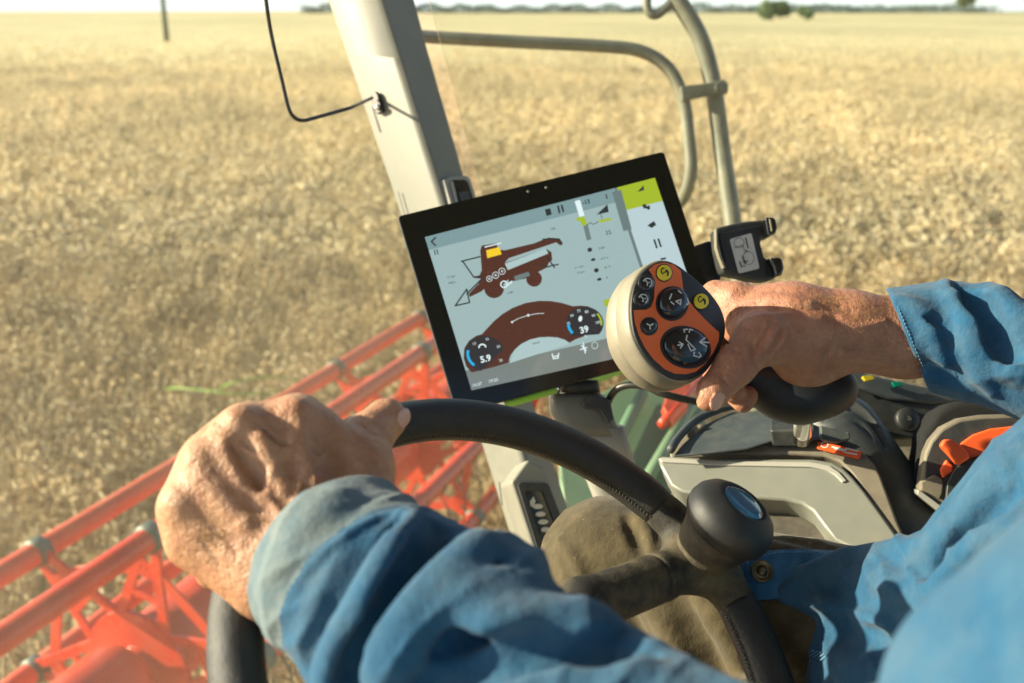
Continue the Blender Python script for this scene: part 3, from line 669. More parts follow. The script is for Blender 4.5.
ui('menu_tab', [S(.835,0),S(1,0),S(1,.145),S(.835,.145)], s_lime, h+.00005, sc)
ui('menu_divider', [S(.822,0),S(.835,0),S(.835,.87),S(.822,.87)], s_grey, h+.00005, sc)
# harvester diagram
h2_ = h+.0001; g = Mesh()
def poly(M, pts, hh): a = mp.pts(pts, hh); M.add(a, [list(range(len(a)))])
c1 = lambda x, y: (390+x/2.53, 140+y/2.53)
body = [c1(*p) for p in [(228,280),(232,268),(270,262),(272,278),(290,280),(365,262),(400,248),(428,250),(437,262),(430,268),(420,260),(372,276),(300,300),(290,312),(395,276),(408,285),(410,305),(398,312),(396,320),(350,336),(300,352),(280,372),(262,378),(240,376),(231,384),(202,398),(199,390),(222,366),(232,352),(214,350),(208,346),(226,344),(232,330)]]
poly(g, body, h2_)
for (x, y, r) in ((263,376,25),(364,352,20)): poly(g, [c1(*p) for p in arc(x, y, r, r, 0, 345, 23)], h2_+.00002)
poly(g, [c1(*p) for p in [(298,346),(392,315),(400,300),(404,306),(396,324),(340,352),(300,360)]], h2_+.00003)
v, f = g.get(); dg_ = recenter2(mk('harvester_diagram', v, f, s_maroon, sc, smooth=False))
k = .0011
for l_ in ([(180,308),(228,296)], [(184,308),(212,348),(232,344)], [(165,420),(194,378),(201,412),(165,420)], [(384,318),(400,322),(410,318),(425,316)], [(396,296),(416,324)], [(194,390),(232,352)], [(386,252),(428,252),(434,266)]):
    v, f = strokes(mp, [[c1(*p) for p in l_]], .0016, h2_+.00005).get(); mk('diagram_outline', v, f, s_ink, sc, smooth=False)
ui('cab_window', [c1(*p) for p in [(243,280),(276,272),(282,290),(246,300)]], s_yel, h2_+.00008, sc)
ui('grain_tank', [c1(*p) for p in [(290,314),(394,276),(400,288),(298,330)]], s_ltb, h2_+.00008, sc)
ui('side_louver', [c1(*p) for p in [(313,346),(350,334),(354,344),(318,358)]], s_grey, h2_+.00008, sc)
M = Mesh()
strokes(mp, [[c1(*p) for p in arc(x, y, r, r, 0, 360, 18)] for x, y, r in ((251,352,7),(267,343,8),(283,333,8),(251,352,2),(267,343,2),(283,333,2))], .0006, h2_+.0001, M)
strokes(mp, [[c1(*p) for p in arc(288,366,8,8,0,360,18)], [c1(298,368),c1(308,358),c1(304,364)], [c1(240,272),c1(280,262)]], .0013, h2_+.0001, M)
v, f = M.get(); mk('diagram_marks', v, f, s_white, sc, smooth=False)
# gauge cluster
c5 = lambda x, y: (420+x/4.655, 270+y/4.655)
gp = [c5(*p) for p in [(410,432),(345,452),(240,478),(215,450),(203,410),(206,365),(228,330),(262,307),(288,300),(310,275),(345,238),(385,205),(430,178),(490,155),(550,145),(610,146),(660,155),(710,170),(745,167),(780,170),(815,188),(840,215),(852,245),(850,265),(790,300),(720,325),(695,340),(672,325),(640,315),(600,312),(555,314),(510,325),(470,345),(440,372),(420,400)]]
v, f = flat(mp, gp, h2_); recenter2(mk('gauge_cluster', v, f, s_maroon, sc, smooth=False))
v, f = flat(mp, [c5(*p) for p in arc(300,390,92,82,100,345,28)], h2_+.00003); recenter2(mk('speed_dial', v, f, s_dark, sc, smooth=False))
v, f = flat(mp, [c5(*p) for p in arc(765,250,88,78,130,400,28)], h2_+.00003); recenter2(mk('rotor_dial', v, f, s_dark, sc, smooth=False))
v, f = flat(mp, [c5(*p) for p in [(415,435)]+[(440,372),(470,347),(510,327),(555,317),(600,315),(640,318),(672,328),(695,345)]], h2_+.00006); recenter2(mk('gauge_fill', v, f, s_ltb, sc, smooth=False))
c2 = lambda x, y: (510+x/4.88, 160+y/4.88)
LIME = True
ANG = -14.
def lab(s_, x, y, hp_, m, bold=False):
    M = Mesh(); text(mp, s_, x, y, hp_, ANG, h2_+.00012, M, bold); v, f = M.get(); recenter2(mk('lettering', v, f, m, sc, smooth=False))
def icon(m, polys=(), lines=(), w_=.0013, hh=.00012, name='icon'):
    M = Mesh()
    for p_ in polys: poly(M, p_, h2_+hh)
    strokes(mp, lines, w_, h2_+hh+.00003, M); v, f = M.get(); recenter2(mk(name, v, f, m, sc, smooth=False))
lab('5.9', *c5(305,415), 6.2, s_white, True); lab('39', *c5(763,280), 6.2, s_white, True)
for s_, x, y in (('10',252,344),('15',312,324),('20',364,358),('25',376,422),('25',690,250),('50',706,214),('75',738,192),('80',775,196),('90',806,214),('100',826,246),('%',770,310)): lab(s_, *c5(x, y), 2.6, s_white)
lab('19.07', *c5(265,535), 3.2, s_white); lab('19:20', *c5(340,516), 3.2, s_white)
icon(s_white, [[c5(*p) for p in arc(503,212,6,6,0,330,10)], [c5(*p) for p in arc(428,244,5,5,0,330,10)]], [[c5(*p) for p in [(425,244),(460,226),(500,213),(540,205),(576,203)]]], .0006, name='gauge_scale')
icon(s_white, [], [[c5(*p) for p in arc(290,362,16,15,180,350,10)]], .0016)
icon(s_white, [[c5(*p) for p in arc(745,228,9,14,0,340,12,10)]])
icon(s_white, [], [[c5(614,392),c5(620,414),c5(642,410),c5(644,388)], [c5(622,404),c5(640,400)]])
icon(s_white, [], [[c5(745,372),c5(775,362)], [c5(758,340),c5(768,388)], [c5(750,352),c5(772,376)]])
icon(s_white, [], [[c5(*p) for p in arc(812,352,14,16,0,360,12)]], .0005)
icon(s_blue, [], [[c5(*p) for p in arc(300,390,78,68,130,190,10)]], .0030, name='gauge_level'); icon(s_blue, [], [[c5(*p) for p in arc(765,250,76,66,140,175,6)]], .0030, name='gauge_level')
icon(s_lime, [], [[c5(*p) for p in arc(765,250,78,68,-40,5,8)]], .0022, name='gauge_level'); icon(s_lime, [[c5(*p) for p in [(852,142),(880,134),(886,166),(858,172)]]])
icon(s_lime, [[c2(*p) for p in [(322,286),(360,276),(376,316),(352,324),(342,300),(326,302)]]], hh=.0001); icon(s_lime, [[c2(*p) for p in [(428,296),(490,284),(492,296),(440,308)]]], hh=.0001)
lab('km/h', *c5(540,340), 2.6, s_ink)
icon(s_ink, [], [[(435.5,238),(431.5,242),(435.5,246)]], .0018); icon(s_ink, [], [[(434.5,250.5),(435.3,255)],[(437,250),(438,254.5)]], .0012)
for s_, x, y in (('12 kg/s',451,277),('1080 u',452,283),('1240',510,293)): lab(s_, x, y, 2.2, s_ink)
lab('790', *c2(208,340), 2.4, s_ink); lab('35', *c2(478,357), 4.4, s_ink); lab('-13', *c2(370,208), 4.2, s_ink, True); lab('1', *c2(470,182), 5, s_ink, True)
for s_, x, y in (('2180',445,432),('6.3 m',460,480),('61 %',474,524),('0',472,576),('11 mm',335,524),('7 mm',345,550)): lab(s_, *c2(x, y), 2.3, s_ink)
for x, y in ((388,440),(404,488),(420,540),(434,584)): icon(s_ink, [[c2(*p) for p in arc(x, y, 12, 7 if (x == 404 or x == 434) else 11, 0, 330, 9, -14)]])
icon(s_ink, [[c2(*p) for p in [(420,270),(474,218),(480,256)]]], [[c2(440,262),c2(448,290)]], .0007)
icon(s_ink, [], [[c2(*p) for p in [(372,320),(392,308),(404,316),(430,304)]]], .0007)
icon(s_ink, [[c2(*p) for p in [(169,244),(195,238),(203,268),(177,276)]]]); icon(s_ink, [], [[c2(233,228),c2(241,260)], [c2(251,224),c2(259,254)]], .0022)
icon(s_ink, [[c2(*p) for p in [(620,158),(650,126),(652,150)]]], hh=.0002)
icon(s_ink, [[c2(*p) for p in q] for q in ([(642,222),(660,216),(668,240),(650,238)], [(662,228),(680,224),(682,242),(670,246)])])
icon(s_ink, [[c2(*p) for p in q] for q in ([(668,322),(700,300),(712,318),(690,334)],)]); icon(s_ink, [], [[c2(702,392),c2(714,430)], [c2(722,388),c2(734,424)]], .0022); icon(s_ink, [], [[c2(735,486),c2(756,482)]], .0022)
for m_, q in ((s_grey, [(356,324),(378,318),(396,388),(374,396)]), (s_grey, [(496,158),(540,148),(592,340),(552,350)]), (s_white, [(314,204),(340,196),(362,274),(338,280)])): icon(m_, [[c2(*p) for p in q]], hh=.00005, name='bar_graph')
for x, y in ((528,192),(546,188)): mk('sensor', *lathe(mp.p(x, y, .0018), mp.n, [(0,.0016),(.0004,.0012),(.0005,.0003)], 12), silver, mon)
# monitor arm
arm = Thing('monitor_stand', 'pale grey post with dark swivel clamp carrying the monitor', 'stand', C(606,520,1.14))
def loftpx(rows):
    """rows of (y, xl, xr, d): a rounded beam whose silhouette passes through those pixels"""
    v = []; n = 20
    for y, a, b, d in rows:
        L_, R_ = C(a, y, d), C(b, y, d); c = (L_+R_)/2; u = (R_-L_)/2; w = np.array([0,0,1.])*np.linalg.norm(u)*.8
        for k in range(n):
            t = 2*math.pi*k/n; ct, st = math.cos(t), math.sin(t); e = .55; v.append(c+u*abs(ct)**e*np.sign(ct)+w*abs(st)**e*np.sign(st))
    f = [[i*n+k, i*n+(k+1) % n, (i+1)*n+(k+1) % n, (i+1)*n+k] for i in range(len(rows)-1) for k in range(n)]+[list(range(n))[::-1], [(len(rows)-1)*n+k for k in range(n)]]
    return v, f
v, f = loftpx([(426,556,624,1.17),(450,572,631,1.17),(480,586,640,1.17),(520,602,654,1.17),(560,618,668,1.17)]); recenter(mk('post', v, f, postm, arm))
v, f = loftpx([(393,552,600,1.165),(397,549,606,1.165),(412,550,612,1.165),(424,556,616,1.165),(434,562,620,1.165)]); sw = recenter(mk('swivel_clamp', v, f, clampm, arm))
v, f = loftpx([(380,560,598,1.16),(392,561,600,1.16)]); recenter(mk('neck', v, f, darkpl, arm))
v, f = lathe(C(558,391,1.14), (-.9,.3,.3), [(0,.007),(.012,.007),(.014,.004)], 16); mk('adjusting_screw', v, f, chrome, sw)
v, f = slab(Plane(C(600,400,1.13), (0,.2,1)), [(582,399),(592,394),(610,399),(614,419),(608,424),(600,410),(584,407)], .01); mk('clamp_lever', v, f, darkpl, sw, bevel=.002)
v, f = tube(spline(CC([(506,404,1.13),(520,400,1.125),(540,394,1.125),(556,389,1.13)]), 5), .0048, 10); mk('green_strap', v, f, greenm, arm)
cb = mk('monitor_cable', *tube(spline(CC([(606,408,1.15),(610,398,1.14),(617,389,1.13),(630,385,1.12),(648,387,1.11),(664,394,1.1),(700,402,1.1),(745,404,1.1)]), 6), .0042, 12), blackwire); tag(cb.o, 'black cable looping from under the monitor towards the joystick', 'cable')
# ------------------------------------------------------------------ device holder right of the monitor
hp = Plane(C(740,255,1.14), (.12,.12,.98)); hold = Thing('device_holder', 'empty black spring clamp holder with a white sticker, right of the monitor', 'phone holder', C(705,265,1.18))
ch = lambda x, y: (660+x/6.83, 200+y/6.83)
v, f = slab(hp, [ch(*p) for p in [(372,200),(400,185),(500,160),(600,142),(700,134),(745,132),(768,142),(780,200),(772,240),(745,252),(700,258),(690,300),(696,350),(716,392),(740,405),(790,402),(815,412),(826,480),(812,520),(770,540),(720,552),(640,545),(430,500),(412,450),(385,330)]], .020); hb = mk('clamp_body', v, f, darkpl, hold, bevel=.0035, seg=3)
v, f = slab(hp, [ch(*p) for p in [(400,232),(690,172),(680,290),(706,390),(735,440),(720,520),(660,525),(450,480)]], .002, .0015); mk('back_plate', v, f, capblk, hb, bevel=.0008)
for p_ in ([(695,134),(748,132),(770,144),(780,205),(770,242),(735,252),(716,262),(706,200)], [(720,405),(790,402),(815,412),(826,478),(812,522),(770,536),(752,470)]):
    v, f = slab(hp, [ch(*p) for p in p_], .012, .011); mk('grip_pad', v, f, gloss_blk, hb, bevel=.003, seg=3)
v, f = slab(hp, [ch(*p) for p in [(718,145),(732,148),(744,225),(734,232)]], .002, .0125); mk('pad_edge', v, f, shell, hb, bevel=.0006)
v, f = slab(hp, [ch(*p) for p in [(368,205),(384,200),(388,300),(412,395),(440,468),(424,474),(392,400),(372,330)]], .008, .006); mk('spring_edge', v, f, shell, hb, bevel=.001)
v, f = flat(hp, [ch(*p) for p in rounded([(470,270),(620,228),(676,470),(532,506)], 16)], .0022); st = recenter2(mk('sticker', v, f, sticker, hb, smooth=False))
M = Mesh(); strokes(hp, [[ch(*p) for p in arc(535,295,34,34,0,360,14)], [ch(*p) for p in arc(598,400,40,44,0,360,14)], [ch(500,330),ch(560,310),ch(575,370)]], .0005, .0025, M); strokes(hp, [[ch(580,262),ch(596,330)], [ch(578,348),ch(590,352)], [ch(560,385),ch(580,440)], [ch(566,428),ch(592,420)], [ch(540,425),ch(552,462)], [ch(565,450),ch(572,456)]], .0013, .0026, M)
v, f = M.get(); mk('sticker_print', v, f, black_ink, st, smooth=False)
v, f = slab(Plane(C(700,260,1.165), (.1,.05,1)), [(694,246),(708,241),(720,241),(722,275),(716,300),(700,300),(697,275)], .03); mk('mounting_arm', v, f, darkpl, hold, bevel=.003)

# ------------------------------------------------------------------ joystick
joy = Thing('joystick', 'multifunction control lever with orange button face held by the right hand', 'joystick', C(805,425,.93))
jn = unit((.42,.27,.86)); jp = Plane(C(690,330,.80), jn); cj = lambda x, y: (600+x/4.55, 250+y/4.55)
FACE = [cj(*p) for p in [(180,112),(215,78),(258,56),(300,53),(345,68),(405,112),(455,155),(500,200),(540,255),(562,310),(568,360),(558,415),(530,475),(485,540),(440,577),(395,592),(340,590),(290,568),(235,525),(190,468),(158,405),(142,340),(137,270),(142,210),(155,158)]]
FACE = [(x, y) for x, y, _ in spline([(a, b, 0) for a, b in FACE], 3, True)]
v, f = loft(jp, FACE, [(-.0005,1.01),(-.002,1.035),(-.008,1.05),(-.018,1.055),(-.0185,1.048),(-.0192,1.048),(-.0197,1.056),(-.030,1.05),(-.038,1.0),(-.042,.92),(-.044,.75)]); recenter(mk('head_shell', v, f, shell, joy))
v, f = loft(jp, FACE, [(.0015,.975),(.0010,.992),(-.001,1.0),(-.004,1.0)]); fp = recenter(mk('face_plate', v, f, capblk, joy))
ORG = [cj(*p) for p in [(215,92),(243,70),(285,60),(330,70),(362,98),(368,140),(372,178),(392,225),(425,268),(465,312),(505,350),(536,378),(534,415),(510,468),(472,522),(430,556),(388,568),(335,566),(288,545),(240,503),(200,450),(170,390),(152,330),(146,277),(205,275),(226,262),(240,225),(243,170),(233,120)]]
v, f = flat(jp, ORG, .0019); recenter2(mk('orange_overlay', v, f, orange, fp, smooth=False))
def button(name, cx, cy, rx, ry, rot, m, hh, parent=joy, ring=True):
    P = [cj(*p) for p in arc(cx, cy, rx, ry, 0, 360, 40, rot)][:-1]
    if ring: v, f = loft(jp, P, [(.0024,1.10),(.0022,1.13),(.0016,1.14)]); mk('button_ring', v, f, capblk, fp, smooth=False)
    v, f = loft(jp, P, [(.0022+hh,.55),(.0022+hh*.93,.78),(.0022+hh*.7,.92),(.0022+hh*.35,.99),(.0022,1.0)]); return recenter(mk(name, v, f, m, parent))
ink = []
for nm, cx, cy, rx, ry, rot, m, hh, lb in (('round_button',285,108,34,36,0,btn_y,.0012,'yellow button near the top'),('round_button',453,237,34,35,0,btn_y,.0012,'yellow button at the right'),('round_button',206,155,34,36,10,btn_k,.0012,None),('round_button',186,228,34,36,10,btn_k,.0012,None),
        ('round_button',217,350,36,37,0,btn_k,.0012,None),('round_button',322,247,66,70,10,btn_k,.006,'large domed button'),('oval_button',383,445,104,84,18,btn_k,.005,'large oval button')):
    o = button(nm, cx, cy, rx, ry, rot, m, hh)
    if lb: o.o['label'] = lb
    if m is btn_y: ink.append((o, hh, black_ink, [arc(cx-8, cy-6, 9, 13, 90, 300, 8), [(cx-6,cy+2),(cx+10,cy-6),(cx+12,cy+10)], arc(cx+6, cy+4, 9, 13, 250, 420, 8)]))
    elif hh < .002: ink.append((o, hh, white_ink, [arc(cx, cy, 20, 20, 200, 420, 10), [(cx-10,cy-10),(cx,cy),(cx+12,cy-2),(cx,cy),(cx-2,cy+12)]] if cy < 300 else [[(cx,cy),(cx,cy+15)],[(cx,cy),(cx-14,cy-9)],[(cx,cy),(cx+14,cy-8)]]))
    elif hh == .006: ink.append((o, hh, white_ink, [[(300,215),(290,238)],[(330,200),(345,212)],[(318,248),(342,240),(340,262),(318,248)],[(372,236),(378,258),(366,262)],[(296,250),(310,262)]]))
    else: ink.append((o, hh, white_ink, [[(368,420),(410,462),(390,470),(376,440)],[(368,420),(372,400)],[(472,432),(430,430)],[(455,410),(430,430),(462,452)],[(330,445),(352,440)],[(336,430),(354,440),(342,458)],[(360,386),(358,374),(374,372)],[(382,386),(384,372),(398,376)],[(405,475),(402,492),(418,496)],[(426,478),(436,492),(424,500)]]))
for o, hh, m, ls in ink:
    v, f = strokes(jp, [[cj(*p) for p in l] for l in ls], .0011, .0023+hh).get(); mk('symbol', v, f, m, o, smooth=False)
v, f = tube(CC([(808,404,.905),(805,420,.935),(803,431,.965),(802,438,.99)]), [.0075,.0075,.0095,.0095], 20); mk('chrome_stem', v, f, chrome, joy)
v, f = tube(CC([(797,408,.90),(798,424,.93),(798,434,.96)]), .004, 12); mk('stem_bracket', v, f, silver_hi, joy)
G = SDF(); G.u(rcone(C(778,392,.895), C(828,388,.895), .0205, .0175), .01).u(rcone(C(752,372,.895), C(800,395,.895), .021, .022), .015).u(ellipsoid(C(806,398,.895), (1,.05,0), (0,1,0), (.042,.020,.028)), .012).u(rcone(C(842,383,.89), C(800,390,.9), .0085, .02), .02)
G.u(rcone(C(700,340,.855), C(750,365,.89), .022, .02), .02)
G.sub(halfspace(C(780,362,.88), unit((.0,-1,-.3))), .012)
V_, F_ = nets(G, C(660,440,.95)-.05, C(880,300,.8)+.05, .0016); mk('palm_rest', V_, F_, capblk, joy)

# ------------------------------------------------------------------ armrest console
guardm = mat('guard_plastic', (.035,.045,.050), .42, bump=.3, bscale=1300, dust=.08, dscale=50)
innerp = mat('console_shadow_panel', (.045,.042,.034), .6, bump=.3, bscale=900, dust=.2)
con = Thing('armrest_console', 'grey and silver armrest console with dished tray under the joystick', 'console', C(780,560,1.0))
c6 = lambda x, y: (640+x/3.596, 370+y/3.596)
sp_ = plane3(C(660,470,1.045), C(820,470,.99), C(860,548,.93))
arch = [(64,322),(66,312),(80,308),(300,317),(620,318),(690,328),(730,350),(764,382),(808,434),(874,524),(955,636),(955,760),(760,760),(760,640),(700,612),(660,560),(620,506),(580,480),(520,466),(440,462),(300,458),(150,440),(110,415),(80,360)]
v, f = slab(sp_, [c6(*p) for p in arch], .035, 0, 1.0); recenter(mk('silver_panel', v, f, silver, con, bevel=.007, seg=5))
# bright upper lip of the panel
lip = [(66,322),(80,318),(300,330),(610,334),(680,346),(716,370),(744,402),(728,408),(700,380),(668,362),(612,352),(300,346),(110,336),(80,334)]
v, f = slab(sp_, [c6(*p) for p in lip], .003, .0022); recenter(mk('panel_lip', v, f, silver_hi, con, bevel=.001))
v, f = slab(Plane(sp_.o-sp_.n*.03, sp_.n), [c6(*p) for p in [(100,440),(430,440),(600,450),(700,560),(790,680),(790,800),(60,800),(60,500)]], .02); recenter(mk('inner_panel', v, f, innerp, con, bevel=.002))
rim_ = [(110,318),(104,300),(120,270),(210,190),(235,196),(150,282),(170,296),(380,284),(440,262),(480,252),(620,246),(800,290),(842,335),(866,380),(925,540),(990,690),(990,760),(935,650),(860,520),(800,425),(755,365),(715,328),(660,308),(560,304),(300,304)]
v, f = slab(Plane(sp_.o-sp_.n*.004, sp_.n), [c6(*p) for p in rim_], .05); recenter(mk('console_rim', v, f, taupe, con, bevel=.003, seg=3))
tp = plane3(C(672,452,1.03), C(790,440,1.005), C(740,408,1.10))
v, f = slab(tp, [c6(*p) for p in [(118,300),(150,262),(230,190),(330,145),(420,140),(560,160),(640,190),(690,230),(620,240),(470,246),(380,274),(170,297)]], .003, -.002); recenter(mk('tray', v, f, tray, con, bevel=.004, seg=3))
v, f = tube(spline([tp.p(*c6(*p), .004) for p in [(112,300),(140,255),(200,195),(270,160),(340,140),(420,134),(520,146),(600,160)]], 6), .0045, 12); recenter(mk('tray_rim', v, f, tray, con))
v, f = slab(tp, [c6(*p) for p in [(130,242),(165,200),(215,170),(222,178),(180,212),(150,246)]], .006, -.012); recenter(mk('blue_grey_edge', v, f, postm, con, bevel=.002))
v, f = slab(tp, [c6(*p) for p in [(470,210),(490,192),(560,196),(600,215),(600,246),(470,248)]], .02, .010); recenter(mk('tray_block', v, f, darkpl, con, bevel=.003))
# curved slotted guard for the lever
gp_ = plane3(C(815,440,.985), C(880,455,.955), C(850,400,1.06)); gn = unit((-.15,.25,.95))
gd = Plane(C(848,440,.985), gn)
GU = SDF(); GU.u(rcone(C(838,436,1.055), C(893,526,1.02), .0455, .050), .01).u(rcone(C(893,526,1.02), C(915,620,1.0), .050, .055), .02)
GB = SDF(); GB.ops = list(GU.ops)
surfline(GB, [c6(*p) for p in [(680,152),(715,132),(757,134),(800,158),(845,208),(880,275)]], .0085, .0065, .8, .002, sub=True, T=GU)
surfline(GB, [c6(*p) for p in [(660,180),(700,172),(760,176),(800,200),(835,245)]], .003, .003, .4, .003, sub=True, T=GU)
V_, F_ = nets(GU, np.array([.24,-.42,-1.13]), np.array([.52,.0,-.93]), .0016); mk('lever_guard', V_, F_, guardm, con)
v, f = slab(gd, [c6(*p) for p in [(646,200),(740,226),(752,222),(756,250),(700,262),(650,250)]], .01, .003); recenter(mk('slot_block', v, f, tray, con, bevel=.002))
bp = Plane(sp_.o+sp_.n*.001, sp_.n)
v, f = slab(bp, [c6(*p) for p in rounded([(640,256),(798,292),(790,322),(636,284)], 5)], .0015, .0008); bd = mk('orange_badge', v, f, orange2, con, bevel=.0004)
M = Mesh(); strokes(bp, [[c6(*p) for p in arc(664,271,12,10,0,360,14)]], .0012, .0011, M); strokes(bp, [[c6(690,278),c6(740,290),c6(742,284),c6(785,294)], [c6(700,284),c6(735,293),c6(738,298),c6(780,306)]], .0016, .0011, M); v, f = M.get(); mk('badge_print', v, f, white_ink, bd, smooth=False)

# switch pod behind the console, right
pod = Thing('switch_pod', 'dark grey switch panel with round knob behind the right forearm', 'switch panel', C(920,440,1.12))
c7 = lambda x, y: (860+x/4.018, 360+y/4.018); pp = Plane(C(900,420,1.10), (.0,.3,.95))
v, f = slab(pp, [(836,372),(862,384),(880,398),(930,402),(970,398),(980,440),(928,438),(892,440),(885,436),(868,412),(845,398)], .05); recenter(mk('panel_body', v, f, darkpl, pod, bevel=.004, seg=3))
v, f = slab(pp, [(838,366),(870,376),(905,384),(945,392),(975,392),(972,402),(930,405),(885,400),(850,386)], .04, .006); recenter(mk('top_ledge', v, f, tray, pod, bevel=.004, seg=3))
v, f = lathe(pp.p(906,420,.0), pp.n, [(0,.013),(.006,.013),(.008,.011),(.009,.004)], 24); kn = mk('round_switch', v, f, capblk, pod)
v, f = strokes(pp, [[(904,418),(908,421)], [(904,421),(907,422)]], .0010, .0098).get(); mk('switch_symbol', v, f, silver, kn, smooth=False)
for x, y, m, nm in ((864,382,btn_y2,'yellow_button'), (893,388,ledg,'green_light')):
    v, f = slab(pp, rounded([(x-7,y-2),(x+3,y-3),(x+6,y+1),(x-3,y+3)], 2), .006, .017); recenter(mk(nm, v, f, m, pod, bevel=.0015))
# ------------------------------------------------------------------ seat side module with orange lever
mod = Thing('lever_module', 'dark seat side housing with orange lever in a curved slot, right edge of the picture', 'lever housing', C(940,520,.98))
qp = Plane(C(950,460,.95), unit((-.25,.1,.96)))
v, f = slab(qp, [c7(*p) for p in [(265,340),(262,300),(285,270),(330,200),(390,165),(450,155),(700,150),(700,700),(350,640),(240,560),(228,530)]], .08, -.03); recenter(mk('velvet_cover', v, f, vel, mod, bevel=.008, seg=4))
v, f = slab(qp, [c7(*p) for p in [(236,528),(248,450),(262,370),(285,320),(330,268),(400,232),(480,220),(640,215),(700,240),(700,640),(400,640),(345,618)]], .03); recenter(mk('housing', v, f, taupe, mod, bevel=.004, seg=3))
v, f = slab(qp, [c7(*p) for p in [(262,470),(268,395),(292,335),(335,285),(400,250),(480,238),(640,230),(640,372),(520,370),(440,385),(390,410),(352,440),(338,480),(300,460),(262,486)]], .002, .0008); recenter(mk('slot_plate', v, f, darkpl, mod, bevel=.0006))
v, f = slab(qp, [c7(*p) for p in [(400,335),(450,300),(520,276),(640,262),(640,372),(500,376),(415,408)]], .008, .006); ob = recenter(mk('orange_slide', v, f, orange2, mod, bevel=.002, seg=3))
v, f = slab(qp, [c7(*p) for p in [(308,345),(325,320),(350,316),(405,350),(432,392),(380,425),(355,395)]], .012, .018); recenter(mk('orange_lever', v, f, orange2, mod, bevel=.003, seg=3))
v, f = slab(qp, [c7(*p) for p in [(318,440),(345,398),(372,425),(372,450),(330,478)]], .006, .005); recenter(mk('orange_tip', v, f, orange2, mod, bevel=.002))
v, f = slab(qp, [c7(*p) for p in [(372,440),(420,400),(500,386),(640,380),(640,425),(500,425),(430,455),(385,500),(350,600),(335,600),(345,490)]], .01, .008); recenter(mk('front_rim', v, f, darkpl, mod, bevel=.003, seg=3))
v, f = slab(qp, [c7(*p) for p in [(385,505),(432,452),(500,424),(640,420),(640,640),(372,622)]], .01, .006); recenter(mk('silver_cover', v, f, silver, mod, bevel=.002, seg=3))
v, f = slab(qp, [c7(*p) for p in [(240,490),(300,458),(338,486),(330,540),(320,560),(244,520)]], .006, .004); recenter(mk('pocket_floor', v, f, taupe, mod, bevel=.002))
v, f = slab(qp, [c7(*p) for p in [(228,524),(236,520),(330,590),(352,600),(368,606),(362,624),(345,628),(320,614),(230,540)]], .03, .004); recenter(mk('bright_trim', v, f, silver_hi, mod, bevel=.0015))

# ------------------------------------------------------------------ steering wheel
WR = .19; ks_ = WR/.205; wc = np.array([.015,-.216,-.689])*ks_; wn = unit((.42,.66,.61)); TR_ = .0158
wpl = Plane(wc, wn)
wu = unit(wpl.p(700,560)-wc); wv = np.cross(wn, wu)
def rimp(a, off=0., hh=0.): e = wu*math.cos(a)+wv*math.sin(a); return wc+e*(WR+off)+wn*hh
def rima(px, py): q = wpl.p(px, py)-wc; return math.atan2(q@wv, q@wu)
wheel = Thing('steering_wheel', 'black leather steering wheel with spinner knob gripped by the left hand', 'steering wheel', wc-wn*.06)
a1, a2 = rima(660,512), rima(742,600); lo_, hi_ = min(a1, a2), max(a1, a2); print('WHEEL seam angles', a1, a2)
angs = np.linspace(hi_, lo_+2*math.pi, 140)
def sweep(path, cent, rfun, seg=28):
    v = []; n = len(path)
    for i in range(n):
        c = path[i]; e = unit(c-cent); t = unit(np.cross(wn, e))
        for k in range(seg):
            t_ = 2*math.pi*k/seg; v.append(c+(e*math.cos(t_)+wn*math.sin(t_))*rfun(i, t_))
    f = [[i*seg+k, i*seg+(k+1) % seg, (i+1)*seg+(k+1) % seg, (i+1)*seg+k] for i in range(n-1) for k in range(seg)]+[list(range(seg)), [(n-1)*seg+k for k in range(seg)]]
    return v, f
def rf(i, t_): 
    e = min(i, 139-i); groove = .0008*math.exp(-((t_-math.pi)/.12)**2); return TR_*(1-.10*max(0, 1-e/1.5))-groove
v, f = sweep([rimp(a) for a in angs], wc, rf, 44); rm = recenter(mk('leather_rim', v, f, leather, wheel))
# lacing along the inner side
M = Mesh(); i_ = 0
for a in np.arange(hi_+.03, lo_+2*math.pi-.03, .017):
    e = wu*math.cos(a)+wv*math.sin(a); t = np.cross(wn, e); b = rimp(a, -TR_*.995, 0.); M.add(*tube([b-wn*.0016-e*.0001, b-e*.0003+t*.0006, b+wn*.0016+t*.0012-e*.0001], .00045, 6))
v, f = M.get(); mk('stitching', v, f, stitch, rm)
K = SDF(); aa = np.linspace(lo_-.02, hi_+.02, 12)
for i in range(11): K.u(rcone(rimp(aa[i]), rimp(aa[i+1]), .0142, .0142), .004)
nd = (lo_+hi_)/2; nodep = rimp(rima(700,565)); hubp = wc-wn*.035
K.u(rcone(rimp(nd, -.006, -.001), rimp(nd, -.012, -.004), .0165, .0165), .016)
sp1 = wpl.p(664,573)-wn*.006; sp2 = wpl.p(590,598)-wn*.014
K.u(rcone(nodep, sp1, .015, .0165), .022).u(rcone(sp1, sp2, .0185, .0195), .004).u(rcone(sp2, hubp+unit(sp2-hubp)*.03, .0195, .021), .01)
for s in (1, -1):
    P_ = sp1+(sp2-sp1)*.06*(1 if s > 0 else 0)
tdir = unit(sp2-sp1); K.sub(lambda p, c=(sp1+tdir*.004).astype(f32), t=tdir.astype(f32): np.maximum(np.abs((p-c)@t)-.0009, -(np.sqrt(((p-c-((p-c)@t)[:, None]*t)**2).sum(1))-.0172)), .0012)
V_, F_ = nets(K, np.min([rimp(lo_), rimp(hi_), hubp, sp2], 0)-.03, np.max([rimp(lo_), rimp(hi_), hubp, sp2], 0)+.03, .0013); mk('spoke', V_, F_, rubber, wheel)
